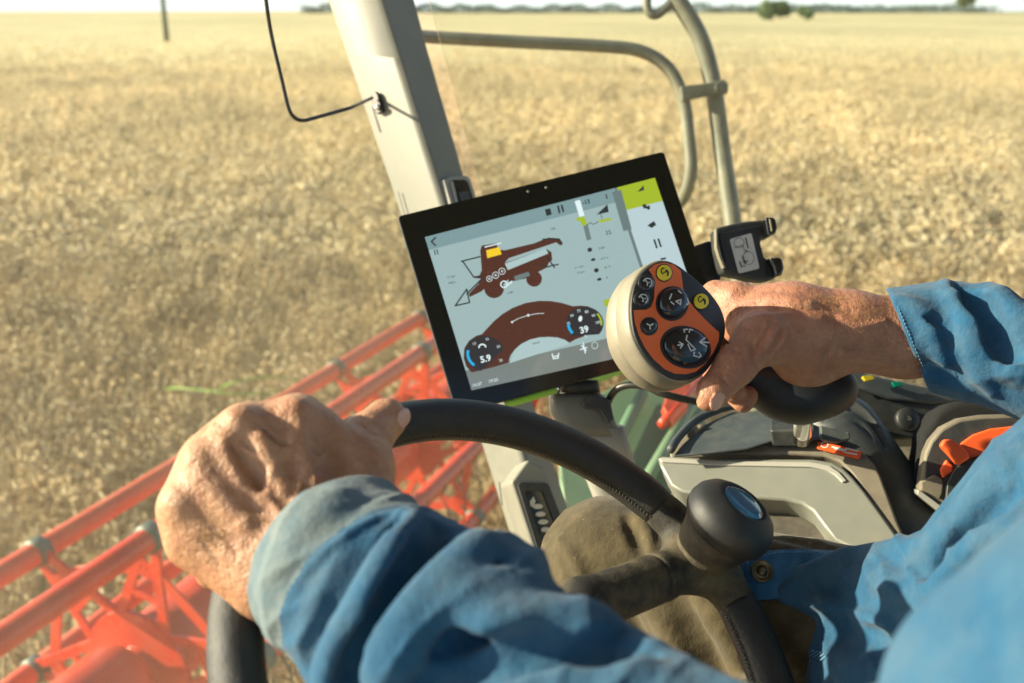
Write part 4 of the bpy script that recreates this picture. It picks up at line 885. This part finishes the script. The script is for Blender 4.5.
for da in (2.1, 4.2):
    H = SDF(); p0 = rimp(nd+da); p1 = rimp(nd+da, -.07, -.02); H.u(rcone(p0, p1, .0135, .016)).u(rcone(p1, hubp, .016, .02), .01); V_, F_ = nets(H, np.min([p0, p1, hubp], 0)-.03, np.max([p0, p1, hubp], 0)+.03, .003); mk('spoke', V_, F_, rubber, wheel)
v, f = lathe(hubp-wn*.02, wn, [(0,.052),(.01,.058),(.022,.058),(.030,.052),(.034,.040),(.036,.02),(.036,.002)], 48); recenter(mk('hub_pad', v, f, darkpl, wheel))
v, f = lathe(hubp-wn*.25, wn, [(0,.04),(.12,.036),(.2,.034),(.232,.05)], 32); recenter(mk('column', v, f, darkpl, wheel))
# spinner knob
kb = wpl.p(703,558); 
kax = unit(C(738,494,.70*1.0)-kb); kax = unit((.48,.76,.42)); KS = 1.15; kb = wpl.p(694,562)+wn*.001
v, f = lathe(kb, kax, [(h_*KS*.82, r_*KS) for h_, r_ in [(-.004,.012),(.002,.0150),(.008,.0185),(.016,.0205),(.030,.0235),(.0365,.0262),(.0372,.0258)]], 56); kn = recenter(mk('knob_base', v, f, rubber, wheel))
v, f = lathe(kb, kax, [(h_*KS*.82, r_*KS) for h_, r_ in [(.0374,.0258),(.0380,.0270),(.043,.0295),(.050,.0303),(.057,.0290),(.063,.0255),(.067,.0205),(.0688,.0175),(.0690,.0160),(.0675,.0152),(.0672,.001)]], 64); kc = recenter(mk('knob_cap', v, f, capblk, wheel))
v, f = lathe(kb, kax, [(h_*KS*.82, r_*KS) for h_, r_ in [(.0673,.0150),(.0690,.0140),(.0700,.0105),(.0704,.005),(.0705,.0005)]], 48); recenter(mk('knob_badge', v, f, lens, kc))
# ------------------------------------------------------------------ the driver
drv = Thing('person', 'driver in blue work shirt and olive trousers, hands on the wheel and joystick', 'person', C(980,760,.72))
LW = C(318,545,.575); LE = C(705,885,.385); LS = np.array([.27,-.065,-.25]); RWr = C(850,336,.85); RE = C(1150,392,.78); RS = C(1560,180,.62)
# ---- left hand
def lk(x, y, d): return C(x, y, d)
HL = SDF()
kn_ = [lk(297,419,.612), lk(246,430,.596), lk(207,461,.585), lk(183,508,.577)]   # index .. little knuckle
wr_ = [lk(362,512,.585), lk(330,540,.575), lk(298,560,.568), lk(268,580,.566)]
krad = [.0135,.0135,.0125,.0118]
for i in range(4): HL.u(rcone(wr_[i], kn_[i], .0195 if i else .021, krad[i]), .018)
HL.u(rcone(wr_[3], lk(192,545,.575), .0175, .0135), .014)
HL.u(rcone(lk(215,500,.590), lk(300,490,.602), .020, .022), .02)
for i in range(3):
    for t_ in (.33, .67):
        HL.u(rcone(wr_[i]*(1-t_)+wr_[i+1]*t_, (kn_[i]*(1-t_)+kn_[i+1]*t_)+(wr_[i]-kn_[i])*.16, .0200, .0132), .018)
    HL.u(rcone(kn_[i]+(wr_[i]-kn_[i])*.24+np.array([0,0,.001]), kn_[i+1]+(wr_[i+1]-kn_[i+1])*.24+np.array([0,0,.001]), .0155, .0150), .018)
# thumb
HL.u(rcone(lk(352,520,.592), lk(362,470,.603), .020, .0165), .014); HL.u(rcone(lk(362,470,.603), lk(367,438,.628), .0168, .0155), .008); HL.u(rcone(lk(367,438,.628), lk(386,419,.645), .0152, .0136), .005)
HL.u(rcone(lk(300,440,.612), lk(350,470,.605), .014, .016), .02)
ha = unit(lk(215,455,.6)-lk(315,540,.575)); hb = unit(np.cross(ha, np.array([-.25,.25,.93])))
HL.u(ellipsoid(lk(254,488,.6005), ha, hb, (.047,.040,.0300)), .022)
# fingers round the rim
for i in range(4):
    q = kn_[i]; ph = math.atan2((q-wc)@wv, (q-wc)@wu); e = wu*math.cos(ph)+wv*math.sin(ph); R_ = wc+e*WR
    p1 = R_+e*.036+wn*.002; p2 = R_+e*.016-wn*.030; p3 = R_-e*.016-wn*.030; p4 = R_-e*.026-wn*.010
    fr_ = [.0125,.0115,.0105,.0095] if i < 3 else [.0112,.0102,.0092,.0085]
    HL.u(rcone(q, p1, krad[i], fr_[0]), .008); HL.u(rcone(p1, p2, fr_[0], fr_[1]), .004); HL.u(rcone(p2, p3, fr_[1], fr_[2]), .003); HL.u(rcone(p3, p4, fr_[2], fr_[3]), .003)
# forearm
HL.u(rcone((wr_[1]+wr_[2])/2, LW+(LE-LW)*.25, .027, .031), .02)
B0 = SDF(); B0.ops = list(HL.ops)
# knuckle heads, tendons, valleys, veins, thumb creases
for (x, y), r, pr in (((297,414),.0085,.24),((240,424),.0100,.34),((203,457),.0085,.20),((180,503),.008,.18)):
    s = surfpt(B0, x, y, r*(1-2*pr)+0.0); HL.u(rcone(s, s+np.array([0,0,1e-4]), r, r), .012) if s is not None else None
def hl(l, r0, r1, pr, k, **kw): surfline(B0, l, r0, r1, pr, k, T=HL, **kw)
hl([(216,432),(230,452),(244,473),(262,497)], .0052, .0040, .34, .009); hl([(262,440),(272,465),(285,490)], .0040, .003, .06, .012)
hl([(196,468),(218,492),(246,522)], .0045, .003, .12, .012); hl([(300,430),(305,455),(315,480)], .0042, .003, .12, .012)
hl([(238,448),(250,466),(262,486)], .0045, .0032, .16, .008, sub=True)
hl([(330,436),(338,452),(344,468)], .007, .006, .05, .014, sub=True)
for l in ([(350,430),(361,439),(376,442)], [(350,437),(361,446),(377,449)], [(352,445),(363,453),(377,456)], [(353,454),(364,460),(376,462)], [(362,424),(371,432),(381,435)]): hl(l, .0018, .0014, .45, .0016, sub=True)
for l in ([(200,540),(212,552),(218,566)], [(205,520),(222,536),(236,552)], [(262,430),(276,440),(290,446)]): hl(l, .0016, .0012, .25, .0025, sub=True)
hl([(300,442),(276,466),(268,496),(284,518)], .0018, .0016, .38, .004); hl([(330,450),(306,474),(296,500)], .0016, .0014, .36, .004); hl([(276,466),(248,452),(232,440)], .0014, .0012, .3, .003)
HLn = SDF(); HLn.ops = list(HL.ops)
ntip = lk(387,419,.645); nx = unit((.85,.05,.5)); nax = unit(lk(386,418,.648)-lk(365,433,.628)); ncen = ntip+nx*.0116+nax*.002
HL.u(ellipsoid(ncen, nax, np.cross(nx, nax), (.0082,.0062,.0022)), .0006)
def skin_mesh(Hs, lo, hi, vox, nails):
    V, F = nets(Hs, lo, hi, vox); mi = np.zeros(len(F), np.int32); ctr = V[F].mean(1)
    for c, a, b, n_ in nails:
        q = ctr-c; u_, v_, w_ = q@a, q@b, q@n_; mi[((u_/.0078)**2+(v_/.0058)**2 < 1) & (w_ > -.0016) & (w_ < .006)] = 1
    return V, F, mi
allp = np.array(kn_+wr_+[lk(386,418,.66)])
VL, FL, ML = skin_mesh(HL, np.array([allp[:,0].min()-.045, allp[:,1].min()-.05, -.74]), np.array([allp[:,0].max()+.04, allp[:,1].max()+.035, -.50]), .0011, [(ncen, nax, unit(np.cross(nx, nax)), nx)])
# ---- right hand
HR = SDF(); rk = C
HR.u(rcone(rk(848,334,.85), rk(905,337,.85), .0315, .0345), .01); HR.u(rcone(rk(905,337,.85), rk(960,338,.85), .0335, .030), .01)
HR.u(rcone(rk(846,326,.85), rk(790,318,.855), .0285, .027), .02); HR.u(rcone(rk(790,318,.855), rk(738,306,.868), .0265, .0165), .02); HR.u(rcone(rk(800,330,.85), rk(748,325,.865), .027, .022), .02)
HR.u(ellipsoid(rk(812,362,.848), (1,.12,0), (0,1,0), (.031,.021,.022)), .012)
HR.u(rcone(rk(812,345,.835), rk(760,338,.822), .024, .0205), .018); HR.u(rcone(rk(760,338,.822), rk(735,366,.802), .0200, .0160), .010); HR.u(rcone(rk(735,366,.802), rk(713,392,.788), .0158, .0128), .006); HR.u(rcone(rk(713,392,.788), rk(709,396,.787), .0128,.0122), .004)
# index and other fingers pass behind the head and come back under it
for pts, rs in (([(736,300,.868),(716,296,.880),(706,330,.885),(714,368,.875)], [.0165,.0135,.012,.011]), ([(745,318,.885),(722,330,.905),(716,372,.89),(734,392,.842)], [.016,.013,.0115,.0098]), ([(755,335,.895),(732,350,.915),(726,385,.89),(743,402,.846)], [.015,.012,.0108,.0092]), ([(765,345,.90),(745,365,.915),(742,388,.90),(748,396,.872)], [.014,.0112,.010,.0088])):
    p = [rk(*q) for q in pts]
    for i in range(3): HR.u(rcone(p[i], p[i+1], rs[i], rs[i+1]), .008 if i == 0 else .003)
B1 = SDF(); B1.ops = list(HR.ops)
for l in ([(772,322),(765,338),(754,352),(748,364)], [(782,326),(775,342),(764,356),(757,366)], [(790,332),(783,346),(773,358)], [(766,316),(758,332),(749,346)], [(760,368),(755,356),(753,342)]): surfline(B1, l, .0026, .0018, .33, .0028, sub=True, T=HR)
for l in ([(777,324),(770,340),(759,355)], [(787,330),(779,345),(768,358)]): surfline(B1, l, .0026, .0018, .28, .004, T=HR)
surfline(B1, [(832,345),(826,360),(832,374),(840,380)], .0035, .0025, .3, .004, sub=True, T=HR)
surfline(B1, [(738,306),(770,300),(810,304)], .0042, .003, .25, .008, T=HR); surfline(B1, [(745,322),(780,318),(820,320)], .0035, .003, .18, .008, T=HR)
surfline(B1, [(728,384),(722,376),(726,368)], .0018, .0014, .4, .002, sub=True, T=HR); surfline(B1, [(745,352),(735,350),(727,342)], .0018, .0014, .4, .002, sub=True, T=HR)
surfline(B1, [(840,318),(862,326),(885,322)], .0028, .002, .45, .005, T=HR); surfline(B1, [(842,352),(868,356),(900,366)], .003, .002, .25, .006, T=HR)
n2x = unit((.30,-.30,.90)); n2a = unit(rk(709,396,.787)-rk(735,366,.802)); n2c = rk(712,393,.787)+n2x*.0118+n2a*.004
n2b = unit(np.cross(n2x, n2a)); n2x = unit(np.cross(n2a, n2b)); n2x = n2x if n2x[2] > 0 else -n2x
HR.u(ellipsoid(n2c, n2a, n2b, (.0082,.0066,.0020)), .0006)
VR, FR, MR = skin_mesh(HR, C(665,440,.95)+[-.0,-.03,-.02], np.array([C(960,300,.85)[0], C(700,262,.87)[1]+.005, -.755]), .0011, [(n2c, n2a, n2b, n2x)])
# ---- the rest of the body, mostly inside the clothes
TB = SDF(); pel = C(1040,760,.72); chest = C(1290,600,.62); neck = C(1420,260,.52)
TB.u(rcone(pel+np.array([.02,0,0]), chest, .095, .125), .03).u(rcone(chest, C(1400,420,.55), .12, .10), .04).u(rcone(C(1400,420,.55), C(1450,180,.5), .06, .055), .03)
TB.u(rcone(C(1400,420,.55), LS, .07, .05), .04).u(rcone(LS, C(1090,790,.315), .043, .036), .02).u(rcone(C(1090,790,.315), LE, .036, .034), .02).u(rcone(LE, LW+(LE-LW)*.2, .036, .026), .01)
TB.u(rcone(C(1400,420,.55), RS, .07, .05), .04).u(rcone(RS, RE, .045, .032), .02)
TB.u(rcone(RE, C(950,338,.85), .032, .029), .01)
hd = C(1460,40,.48); TB.u(ellipsoid(hd, (-.6,.0,.3), (0,1,0), (.095,.12,.076)), .02); fw = unit((-.92,-.1,-.3)); TB.u(rcone(hd+fw*.085, hd+fw*.11+np.array([0,-.02,0]), .012, .015), .012); TB.u(rcone(hd+fw*.06+np.array([0,-.075,0]), hd+fw*.075+np.array([0,-.085,0]), .032, .026), .02)
for s in (-1, 1): sd_ = unit(np.cross(fw, (0,1,0)))*s; TB.u(ellipsoid(hd+sd_*.078+np.array([0,-.01,0]), fw, (0,1,0), (.018,.032,.008)), .004); TB.sub(ellipsoid(hd+sd_*.033+fw*.092+np.array([0,.012,0]), fw, (0,1,0), (.012,.012,.018)), .008)
TB.u(rcone(C(1040,780,.76), C(608,566,.88), .07, .046), .02).u(rcone(C(608,566,.88), C(560,780,1.08), .048, .04), .01).u(rcone(C(1040,820,.72), C(560,810,.745), .07, .045), .02)
cv = [TB]
pts = np.array([pel, chest, LS, LE, RS, RE, hd, C(608,566,.88), C(560,780,1.08), C(560,800,.72)])
VT, FT = nets(TB, pts.min(0)-.16, pts.max(0)+.16, .007)
VV = np.concatenate([VL, VR, VT]); FF = np.concatenate([FL, FR+len(VL), FT+len(VL)+len(VR)]); MM = np.concatenate([ML, MR, np.zeros(len(FT), np.int32)])
body = mk('body', VV, FF, [skin, nail, skin_r], drv); MM[len(FL):len(FL)+len(FR)] += 2*(MR == 0); body.o.data.polygons.foreach_set('material_index', np.ascontiguousarray(MM, np.int32)); body.o.data.update()
# hair, out of the picture but part of the man
HH = SDF(); HH.u(ellipsoid(hd+np.array([.012,.018,0]), (-.6,.0,.3), (0,1,0), (.098,.112,.082))).sub(halfspace(hd+fw*.045, -fw), .02).sub(halfspace(hd+np.array([0,-.06,0]), (0,1,0)), .02)
HH2 = SDF(); HH2.u(ellipsoid(hd+np.array([.012,.018,0]), (-.6,.0,.3), (0,1,0), (.098,.116,.082))); HH2.inter(halfspace(hd+fw*.05, unit(fw-np.array([0,.5,0]))), .01); HH2.inter(halfspace(hd+np.array([0,-.05,0]), (0,-1,0)), .01)
V_, F_ = nets(HH2, hd-.16, hd+.16, .005); mk('hair', V_, F_, vel, drv)

def SL_raw(S):
    q = SDF(); q.ops = list(S.ops); return q
# ---- left sleeve
SL = SDF(); la = unit(LE-LW); W0 = LW-la*.012
SL.u(rcone(LW-la*.05, LW+la*.10, .0545, .0510), .0); SL.u(rcone(LW+la*.10, LE, .051, .0590), .03)
LM = C(1120,810,.315); SL.u(rcone(LE, LM, .056, .052), .03).u(rcone(LM, LS, .052, .066), .03)
BL_ = SDF(); BL_.ops = list(SL.ops)
cc = lambda x, y: (200+x/1.896, 470+y/1.896)
def ridge(l, r0, r1, pr=.5, k=.014, **kw): surfline(BL_, [cc(*q) for q in l], r0, r1, pr, k, T=SL, **kw)
# raised folds
ridge([(405,95),(365,180),(315,280),(265,380),(235,460)], .013, .015, .62, .016)
ridge([(600,168),(545,160),(480,205),(415,285),(365,385),(345,450)], .015, .015, .66, .016)
ridge([(490,285),(560,252),(640,243),(730,250),(840,285),(950,345),(1050,410)], .016, .012, .60, .016)
ridge([(575,165),(605,172),(612,200),(590,215)], .014, .012, .60, .012)
ridge([(540,350),(640,312),(770,318),(900,362),(1040,440)], .016, .015, .46, .016)
ridge([(500,404),(600,380),(760,390),(900,430)], .014, .014, .40, .018)
ridge([(255,60),(200,130),(160,220),(135,320)], .010, .010, .22, .02)
# valleys
ridge([(455,110),(430,180),(375,270),(320,370),(290,440)], .014, .014, .62, .010, sub=True)
ridge([(365,105),(300,175),(245,265),(205,360),(180,440)], .010, .012, .48, .010, sub=True)
ridge([(470,250),(520,225),(590,222),(680,232),(760,250)], .009, .006, .40, .010, sub=True)
ridge([(450,340),(520,300),(600,280),(700,280),(820,308),(940,360),(1040,410)], .007, .008, .55, .007, sub=True)
ridge([(430,410),(520,375),(640,350),(760,360),(860,390)], .009, .009, .30, .014, sub=True)
# cuff seam
surfline(BL_, [cc(*q) for q in [(425,78),(330,92),(235,160),(175,240),(135,330),(115,420)]], .0028, .0028, .55, .0035, T=SL)
cufn = unit(-la+np.array([-.05,.10,-.0])); cufo = C(310,500,.53)
cufo = surfpt(BL_, 290,503)
def cutplane(S, o, n): S.inter(halfspace(o, n), .003)
SL.ops = [('u', wrinkled(SL_raw(SL), .0017, 95, la, 3), 0)]
cutplane(SL, cufo, cufn)
SL.sub(rcone(LW-la*.12, LW+la*.06, .0505, .0480), .002)
# cuff hem roll
lo = np.array([-.19,-.40,-.66]); hi = np.array([.34,.02,-.16])
V_, F_ = nets(SL, lo, hi, .0018)
sh0 = mk('shirt', V_, F_, [shirt, cuffm], drv)
c_ = V_[F_].mean(1)
mi = (((c_-LW)@la) < .058).astype(np.int32); sh0.o.data.polygons.foreach_set('material_index', mi)
# hem stitches along the cuff
def stitchline(S, l, step=.0032, ln=.0020, r=.00035, h=.0004, n=10):
    P = [surfpt(S, x, y, -h) for x, y, _ in spline([(a, b, 0) for a, b in l], n)]; P = [p for p in P if p is not None]; M = Mesh(); acc = 0; P = np.array(P)
    sdist = np.r_[0, np.cumsum(np.linalg.norm(np.diff(P, axis=0), axis=1))]
    for s in np.arange(.001, sdist[-1]-ln, step):
        a = np.array([np.interp(s, sdist, P[:, k]) for k in range(3)]); b = np.array([np.interp(s+ln, sdist, P[:, k]) for k in range(3)]); M.add(*tube([a, b], r, 5))
    return M.get()
# ---- right sleeve
SR = SDF(); SR.u(rcone(rk(875,336,.85), rk(950,338,.845), .0400, .0440), .0); SR.u(rcone(rk(950,338,.845), RE, .0440, .058), .02); SR.u(rcone(RE, RS, .058, .070), .03)
BR_ = SDF(); BR_.ops = list(SR.ops)
def rr_(l, r0, r1, pr=.5, k=.012, **kw): surfline(BR_, l, r0, r1, pr, k, T=SR, **kw)
rr_([(945,282),(958,305),(968,335),(978,365),(992,392)], .007, .007, .5, .010)
rr_([(980,278),(1000,300),(1020,318),(1060,335)], .012, .012, .55, .016); rr_([(975,300),(985,330),(1005,360),(1040,385)], .010, .012, .5, .014)
rr_([(960,290),(985,312),(1000,345),(1020,368)], .009, .008, .45, .012, sub=True); rr_([(1000,285),(1030,298),(1060,305)], .008, .008, .4, .012, sub=True)
rr_([(905,365),(935,372),(965,384)], .006, .007, .4, .01, sub=True); rr_([(900,300),(925,315),(935,340),(945,365)], .005, .005, .3, .010)
rr_([(925,318),(945,325),(950,345)], .004, .004, .4, .006, sub=True)
SR.ops = [('u', wrinkled(SL_raw(SR), .0016, 95, (1,-.3,0), 5), 0)]
cn_ = unit(np.cross(C(884,285,1.), C(929,392,1.))); cn_ = cn_ if cn_[0] < 0 else -cn_
cutplane(SR, np.zeros(3), cn_)
SR.sub(rcone(rk(820,334,.85), rk(925,337,.85), .0368, .0385), .001)
V_, F_ = nets(SR, np.array([.29,-.14,-.95]), np.array([.72,.16,-.55]), .0019); rs_ = mk('right_sleeve', V_, F_, shirt, drv); rs_.o.name = 'sleeve'
P3 = [(892,292),(900,312),(909,334),(918,355),(926,374)]
v, f = stitchline(BR_, P3); mk('cuff_stitching', v, f, thread, rs_)
# ---- torso of the shirt
ST = SDF(); ST.u(rcone(C(1003,740,.70), C(1240,606,.62), .138, .156), .03).u(rcone(C(1235,600,.62), C(1390,440,.56), .158, .12), .04).u(rcone(C(1390,440,.56), LS, .09, .066), .04).u(rcone(C(1390,440,.56), RS, .09, .068), .05)
ST.u(rcone(C(905,640,.74), C(835,610,.76), .062, .030), .03)
ST.u(rcone(C(835,585,.775), C(905,578,.76), .022, .03), .02)
ST.u(rcone(C(905,615,.745), C(772,594,.770), .035, .0085), .012).u(rcone(C(905,665,.735), C(818,648,.765), .03, .013), .012)
BT = SDF(); BT.ops = list(ST.ops)
def rt(l, r0, r1, pr=.5, k=.012, **kw): surfline(BT, l, r0, r1, pr, k, T=ST, **kw)
rt([(785,596),(812,576),(850,562),(895,556),(930,545)], .010, .013, .45, .014)
rt([(790,600),(830,610),(870,622),(915,640)], .006, .008, .50, .007); rt([(812,620),(845,630),(884,646),(915,662)], .010, .012, .35, .012, sub=True)
rt([(850,578),(890,586),(925,600)], .010, .010, .25, .016)
rt([(1024,525),(985,550),(955,578),(930,600)], .013, .013, .55, .016); rt([(1020,486),(985,515),(953,552),(938,580)], .010, .010, .50, .009, sub=True)
rt([(1024,440),(985,490),(945,540),(925,565)], .010, .012, .35, .016); rt([(1024,560),(990,580),(960,610)], .010, .010, .35, .014, sub=True)
V_, F_ = nets(wrinkled(ST, .0030, 80, (.6,.6,.2), 8), np.array([.19,-.36,-.90]), np.array([.70,.14,-.40]), .0026); tor = mk('shirt_torso', V_, F_, shirt, drv); tor.o.name = 'shirt_body'
# ---- near bunched cloth at the bottom right is the rolled upper sleeve: part of the left sleeve mesh above
NS = SDF(); NS.u(rcone(C(1075,740,.315), C(1180,700,.29), .060, .066)).u(rcone(C(985,745,.35), C(1075,760,.33), .038, .05), .015)
V_, F_ = nets(wrinkled(NS, .0025, 60, (.8,.6,.2), 9), np.array([.09,-.24,-.42]), np.array([.28,-.0,-.2]), .003); ns = mk('upper_sleeve', V_, F_, shirt, drv)
# ---- hem band with metal button lying on the thigh
TH = SDF(); TH.u(rcone(C(608,566,.885), C(900,668,.78), .057, .087)); TH.u(rcone(C(608,566,.885), C(560,790,1.08), .057, .055), .02).u(rcone(C(900,668,.78), C(1040,740,.76), .087, .10), .02)
TH.u(rcone(C(540,800,.74), C(900,795,.72), .064, .092), .01).u(rcone(C(900,795,.72), C(1060,780,.72), .092, .11), .02)
BT2 = SDF(); BT2.ops = list(TH.ops)
def th(l, r0, r1, pr=.5, k=.010, **kw): surfline(BT2, l, r0, r1, pr, k, T=TH, **kw)
th([(628,520),(636,534),(642,552)], .004, .005, .5, .008, sub=True); th([(636,516),(646,530),(652,550)], .005, .004, .45, .008)
th([(690,540),(740,545),(800,552)], .006, .006, .35, .012); th([(650,610),(675,640),(695,683)], .008, .008, .45, .012); th([(675,600),(705,640),(725,690)], .007, .007, .45, .01, sub=True)
th([(700,600),(730,640),(748,690)], .008, .008, .45, .012); th([(730,590),(752,630),(765,690)], .006, .006, .45, .01, sub=True); th([(560,540),(580,570),(585,600)], .004, .004, .35, .008)
th([(620,600),(640,640),(655,690)], .006, .006, .45, .01, sub=True); th([(770,538),(800,541),(830,548)], .004, .004, .5, .006)
V_, F_ = nets(wrinkled(TH, .0020, 70, (.8,.2,.4), 12), np.array([-.12,-.42,-1.15]), np.array([.42,-.10,-.60]), .0028); trs = mk('trousers', V_, F_, trouser, drv)
edge_t = [(742,560),(752,554),(775,550),(800,549),(825,550),(845,551)]; edge_b = [(742,600),(756,600),(778,598),(800,590),(825,580),(850,570)]
TP = spline([(a, b, 0) for a, b in edge_t], 5); BP = spline([(a, b, 0) for a, b in edge_b], 5); v = []; m_ = len(TP); rows = 7
for j in range(rows):
    for i in range(m_):
        x, y = TP[i][:2]*(1-j/(rows-1))+BP[i][:2]*(j/(rows-1)); s = surfpt(TH, x, y, -(.004+.0015*math.sin(i*1.7+j)*(1 if 0 < j < rows-1 else 0)))
        v.append(s if s is not None else C(x, y, .80))
v = np.array(v); bk = v*(1+.0022/np.linalg.norm(v, axis=1))[:, None]; n_ = len(v)
f = [[j*m_+i, j*m_+i+1, (j+1)*m_+i+1, (j+1)*m_+i] for j in range(rows-1) for i in range(m_-1)]; f = f+[[q+n_ for q in a[::-1]] for a in f]+[[i, i+n_, i+1+n_, i+1] for i in range(m_-1)]
hem = recenter(mk('shirt_hem', np.concatenate([v, bk]), f, mat('clean_blue_cloth', (.03,.135,.28), .85, bump=.5, bscale=1300, bump2=.3, b2scale=150, sheen=.2, spec=.2), drv))
HM = SDF(); HM.ops = list(TH.ops)
v, f = stitchline(HM, [(746,560),(775,553),(800,552),(825,553)], .0034, .0022, .0004, .0052); mk('hem_stitching', v, f, thread, hem)
bc = surfpt(TH, 762,571, -.0095); bn_ = unit(np.array([.05,.35,.9]))
v, f = lathe(bc-bn_*.003, bn_, [(0,.0075),(.002,.0088),(.0035,.0088),(.0038,.0072),(.0026,.0066),(.0024,.0040),(.0038,.0034),(.0046,.0022),(.0046,.0003)], 32); recenter(mk('snap_button', v, f, button_m, hem))
for i in range(5):
    a = surfpt(ST, 806+i*3.4, 655+i*1.5, -.0006); b = surfpt(ST, 814+i*3.4, 650+i*1.2, -.0006)
    if a is not None and b is not None and abs(a[2]-b[2]) < .02: v, f = tube([a, b], .0006, 6); mk('bar_tack', v, f, thread, tor)

# ---- short sunlit hairs on the skin
def hairs(S, reg, n, dirpx, seed, ln=(.004,.009)):
    r = np.random.default_rng(seed); M = Mesh()
    for _ in range(n):
        k = reg[r.integers(len(reg))]; x, y = r.normal(k[0], k[2]), r.normal(k[1], k[3]); p = surfpt(S, x, y, .0003)
        if p is None: continue
        e = 5e-4; nrm = unit([float(S((p+d)[None])[0]-S((p-d)[None])[0]) for d in np.eye(3)*e]); t = np.array([dirpx[0]+r.normal(0,.35), dirpx[1]+r.normal(0,.35), 0]); t = unit(t-nrm*np.dot(t, nrm)); L_ = r.uniform(*ln)
        M.add(*tube([p, p+t*L_*.5+nrm*L_*.22, p+t*L_+nrm*L_*.25], [.00011,.00009,.00004], 4))
    return M.get()
hairm = mat('body_hair', (.45,.30,.14), .4)
v, f = hairs(B1, [(850,310,22,9),(830,300,14,5),(870,330,14,14),(790,310,20,10),(845,345,16,12)], 420, (-.9,.25), 3); h_ = mk('arm_hair', v, f, hairm, drv, smooth=False); h_.o['kind'] = 'stuff'
v, f = hairs(B0, [(280,470,25,20),(240,520,20,18),(300,440,20,14),(215,540,14,14)], 380, (-.7,.5), 4, (.003,.007)); h_ = mk('hand_hair', v, f, hairm, drv, smooth=False); h_.o['kind'] = 'stuff'
# ------------------------------------------------------------------ cab roof (out of the picture, shades the cab as the real one does)
if ROOF:
    t = Thing('cab_roof', 'beige roof panel over the cab above the pillar', 'roof', toC(np.array([.3,.3,EYE+.62])))
    v, f = box8(np.array([.45,.35,EYE+.66]), (1.15,0,0), (0,1.05,0), (0,0,.05)); mk('roof_panel', v, f, cabpaint, t, world=True, smooth=False, bevel=.02)
# ------------------------------------------------------------------ light
SUN_EL = math.radians(SEL); sd = np.array([math.cos(SUN_EL)*math.sin(math.radians(SAZ)), math.cos(SUN_EL)*math.cos(math.radians(SAZ)), math.sin(SUN_EL)])  # direction towards the sun, azimuth from +Y clockwise
L = bpy.data.lights.new('sun', 'SUN'); L.energy = SUNP; L.angle = math.radians(.6); L.color = (1.0,.88,.62); lo_ = bpy.data.objects.new('sun', L); COL.objects.link(lo_)
lo_.rotation_euler = Vector(sd).to_track_quat('Z', 'Y').to_euler()
w = bpy.data.worlds.new('World'); scene.world = w; w.use_nodes = True; nt = w.node_tree
sky = nt.nodes.new('ShaderNodeTexSky'); sky.sky_type = 'NISHITA'; sky.sun_disc = False; sky.sun_elevation = SUN_EL; sky.sun_rotation = math.radians(SAZ); sky.dust_density = 1.0; sky.air_density = 1.0
tcw = nt.nodes.new('ShaderNodeTexCoord'); sx = nt.nodes.new('ShaderNodeSeparateXYZ'); nt.links.new(tcw.outputs['Generated'], sx.inputs[0])
hz = nt.nodes.new('ShaderNodeMapRange'); hz.interpolation_type = 'SMOOTHSTEP'; hz.inputs[1].default_value = 0; hz.inputs[2].default_value = .16; hz.inputs[3].default_value = .9; hz.inputs[4].default_value = 0; nt.links.new(sx.outputs[2], hz.inputs[0])
mxw = nt.nodes.new('ShaderNodeMix'); mxw.data_type = 'RGBA'; nt.links.new(hz.outputs[0], mxw.inputs[0]); nt.links.new(sky.outputs[0], mxw.inputs[6]); mxw.inputs[7].default_value = (5.6,5.9,5.9,1)   # pale hazy band of air low over the horizon
nt.links.new(mxw.outputs[2], nt.nodes['Background'].inputs[0]); nt.nodes['Background'].inputs[1].default_value = SKYS
cam = bpy.data.cameras.new('camera'); co = bpy.data.objects.new('camera', cam); COL.objects.link(co); co.location = O_EYE; co.rotation_euler = (math.pi/2-PITCH, 0, 0)
cam.sensor_width = 36; cam.lens = FOC*36/1024; cam.clip_start = .02; cam.clip_end = 9000; cam.dof.use_dof = True; cam.dof.focus_distance = .86; cam.dof.aperture_fstop = 35/1000/.0056; cam.lens = FOC*36/1024
scene.camera = co
scene.view_settings.view_transform = 'Standard'; scene.view_settings.look = 'None'; scene.view_settings.exposure = EXPO; scene.view_settings.gamma = 1; scene.view_settings.use_curve_mapping = False
scene.cycles.use_denoising = True; scene.cycles.max_bounces = 8; scene.cycles.transparent_max_bounces = 12
for o in list(bpy.data.objects):
    if o.type == 'MESH' and '_b' in o.keys(): del o['_b']
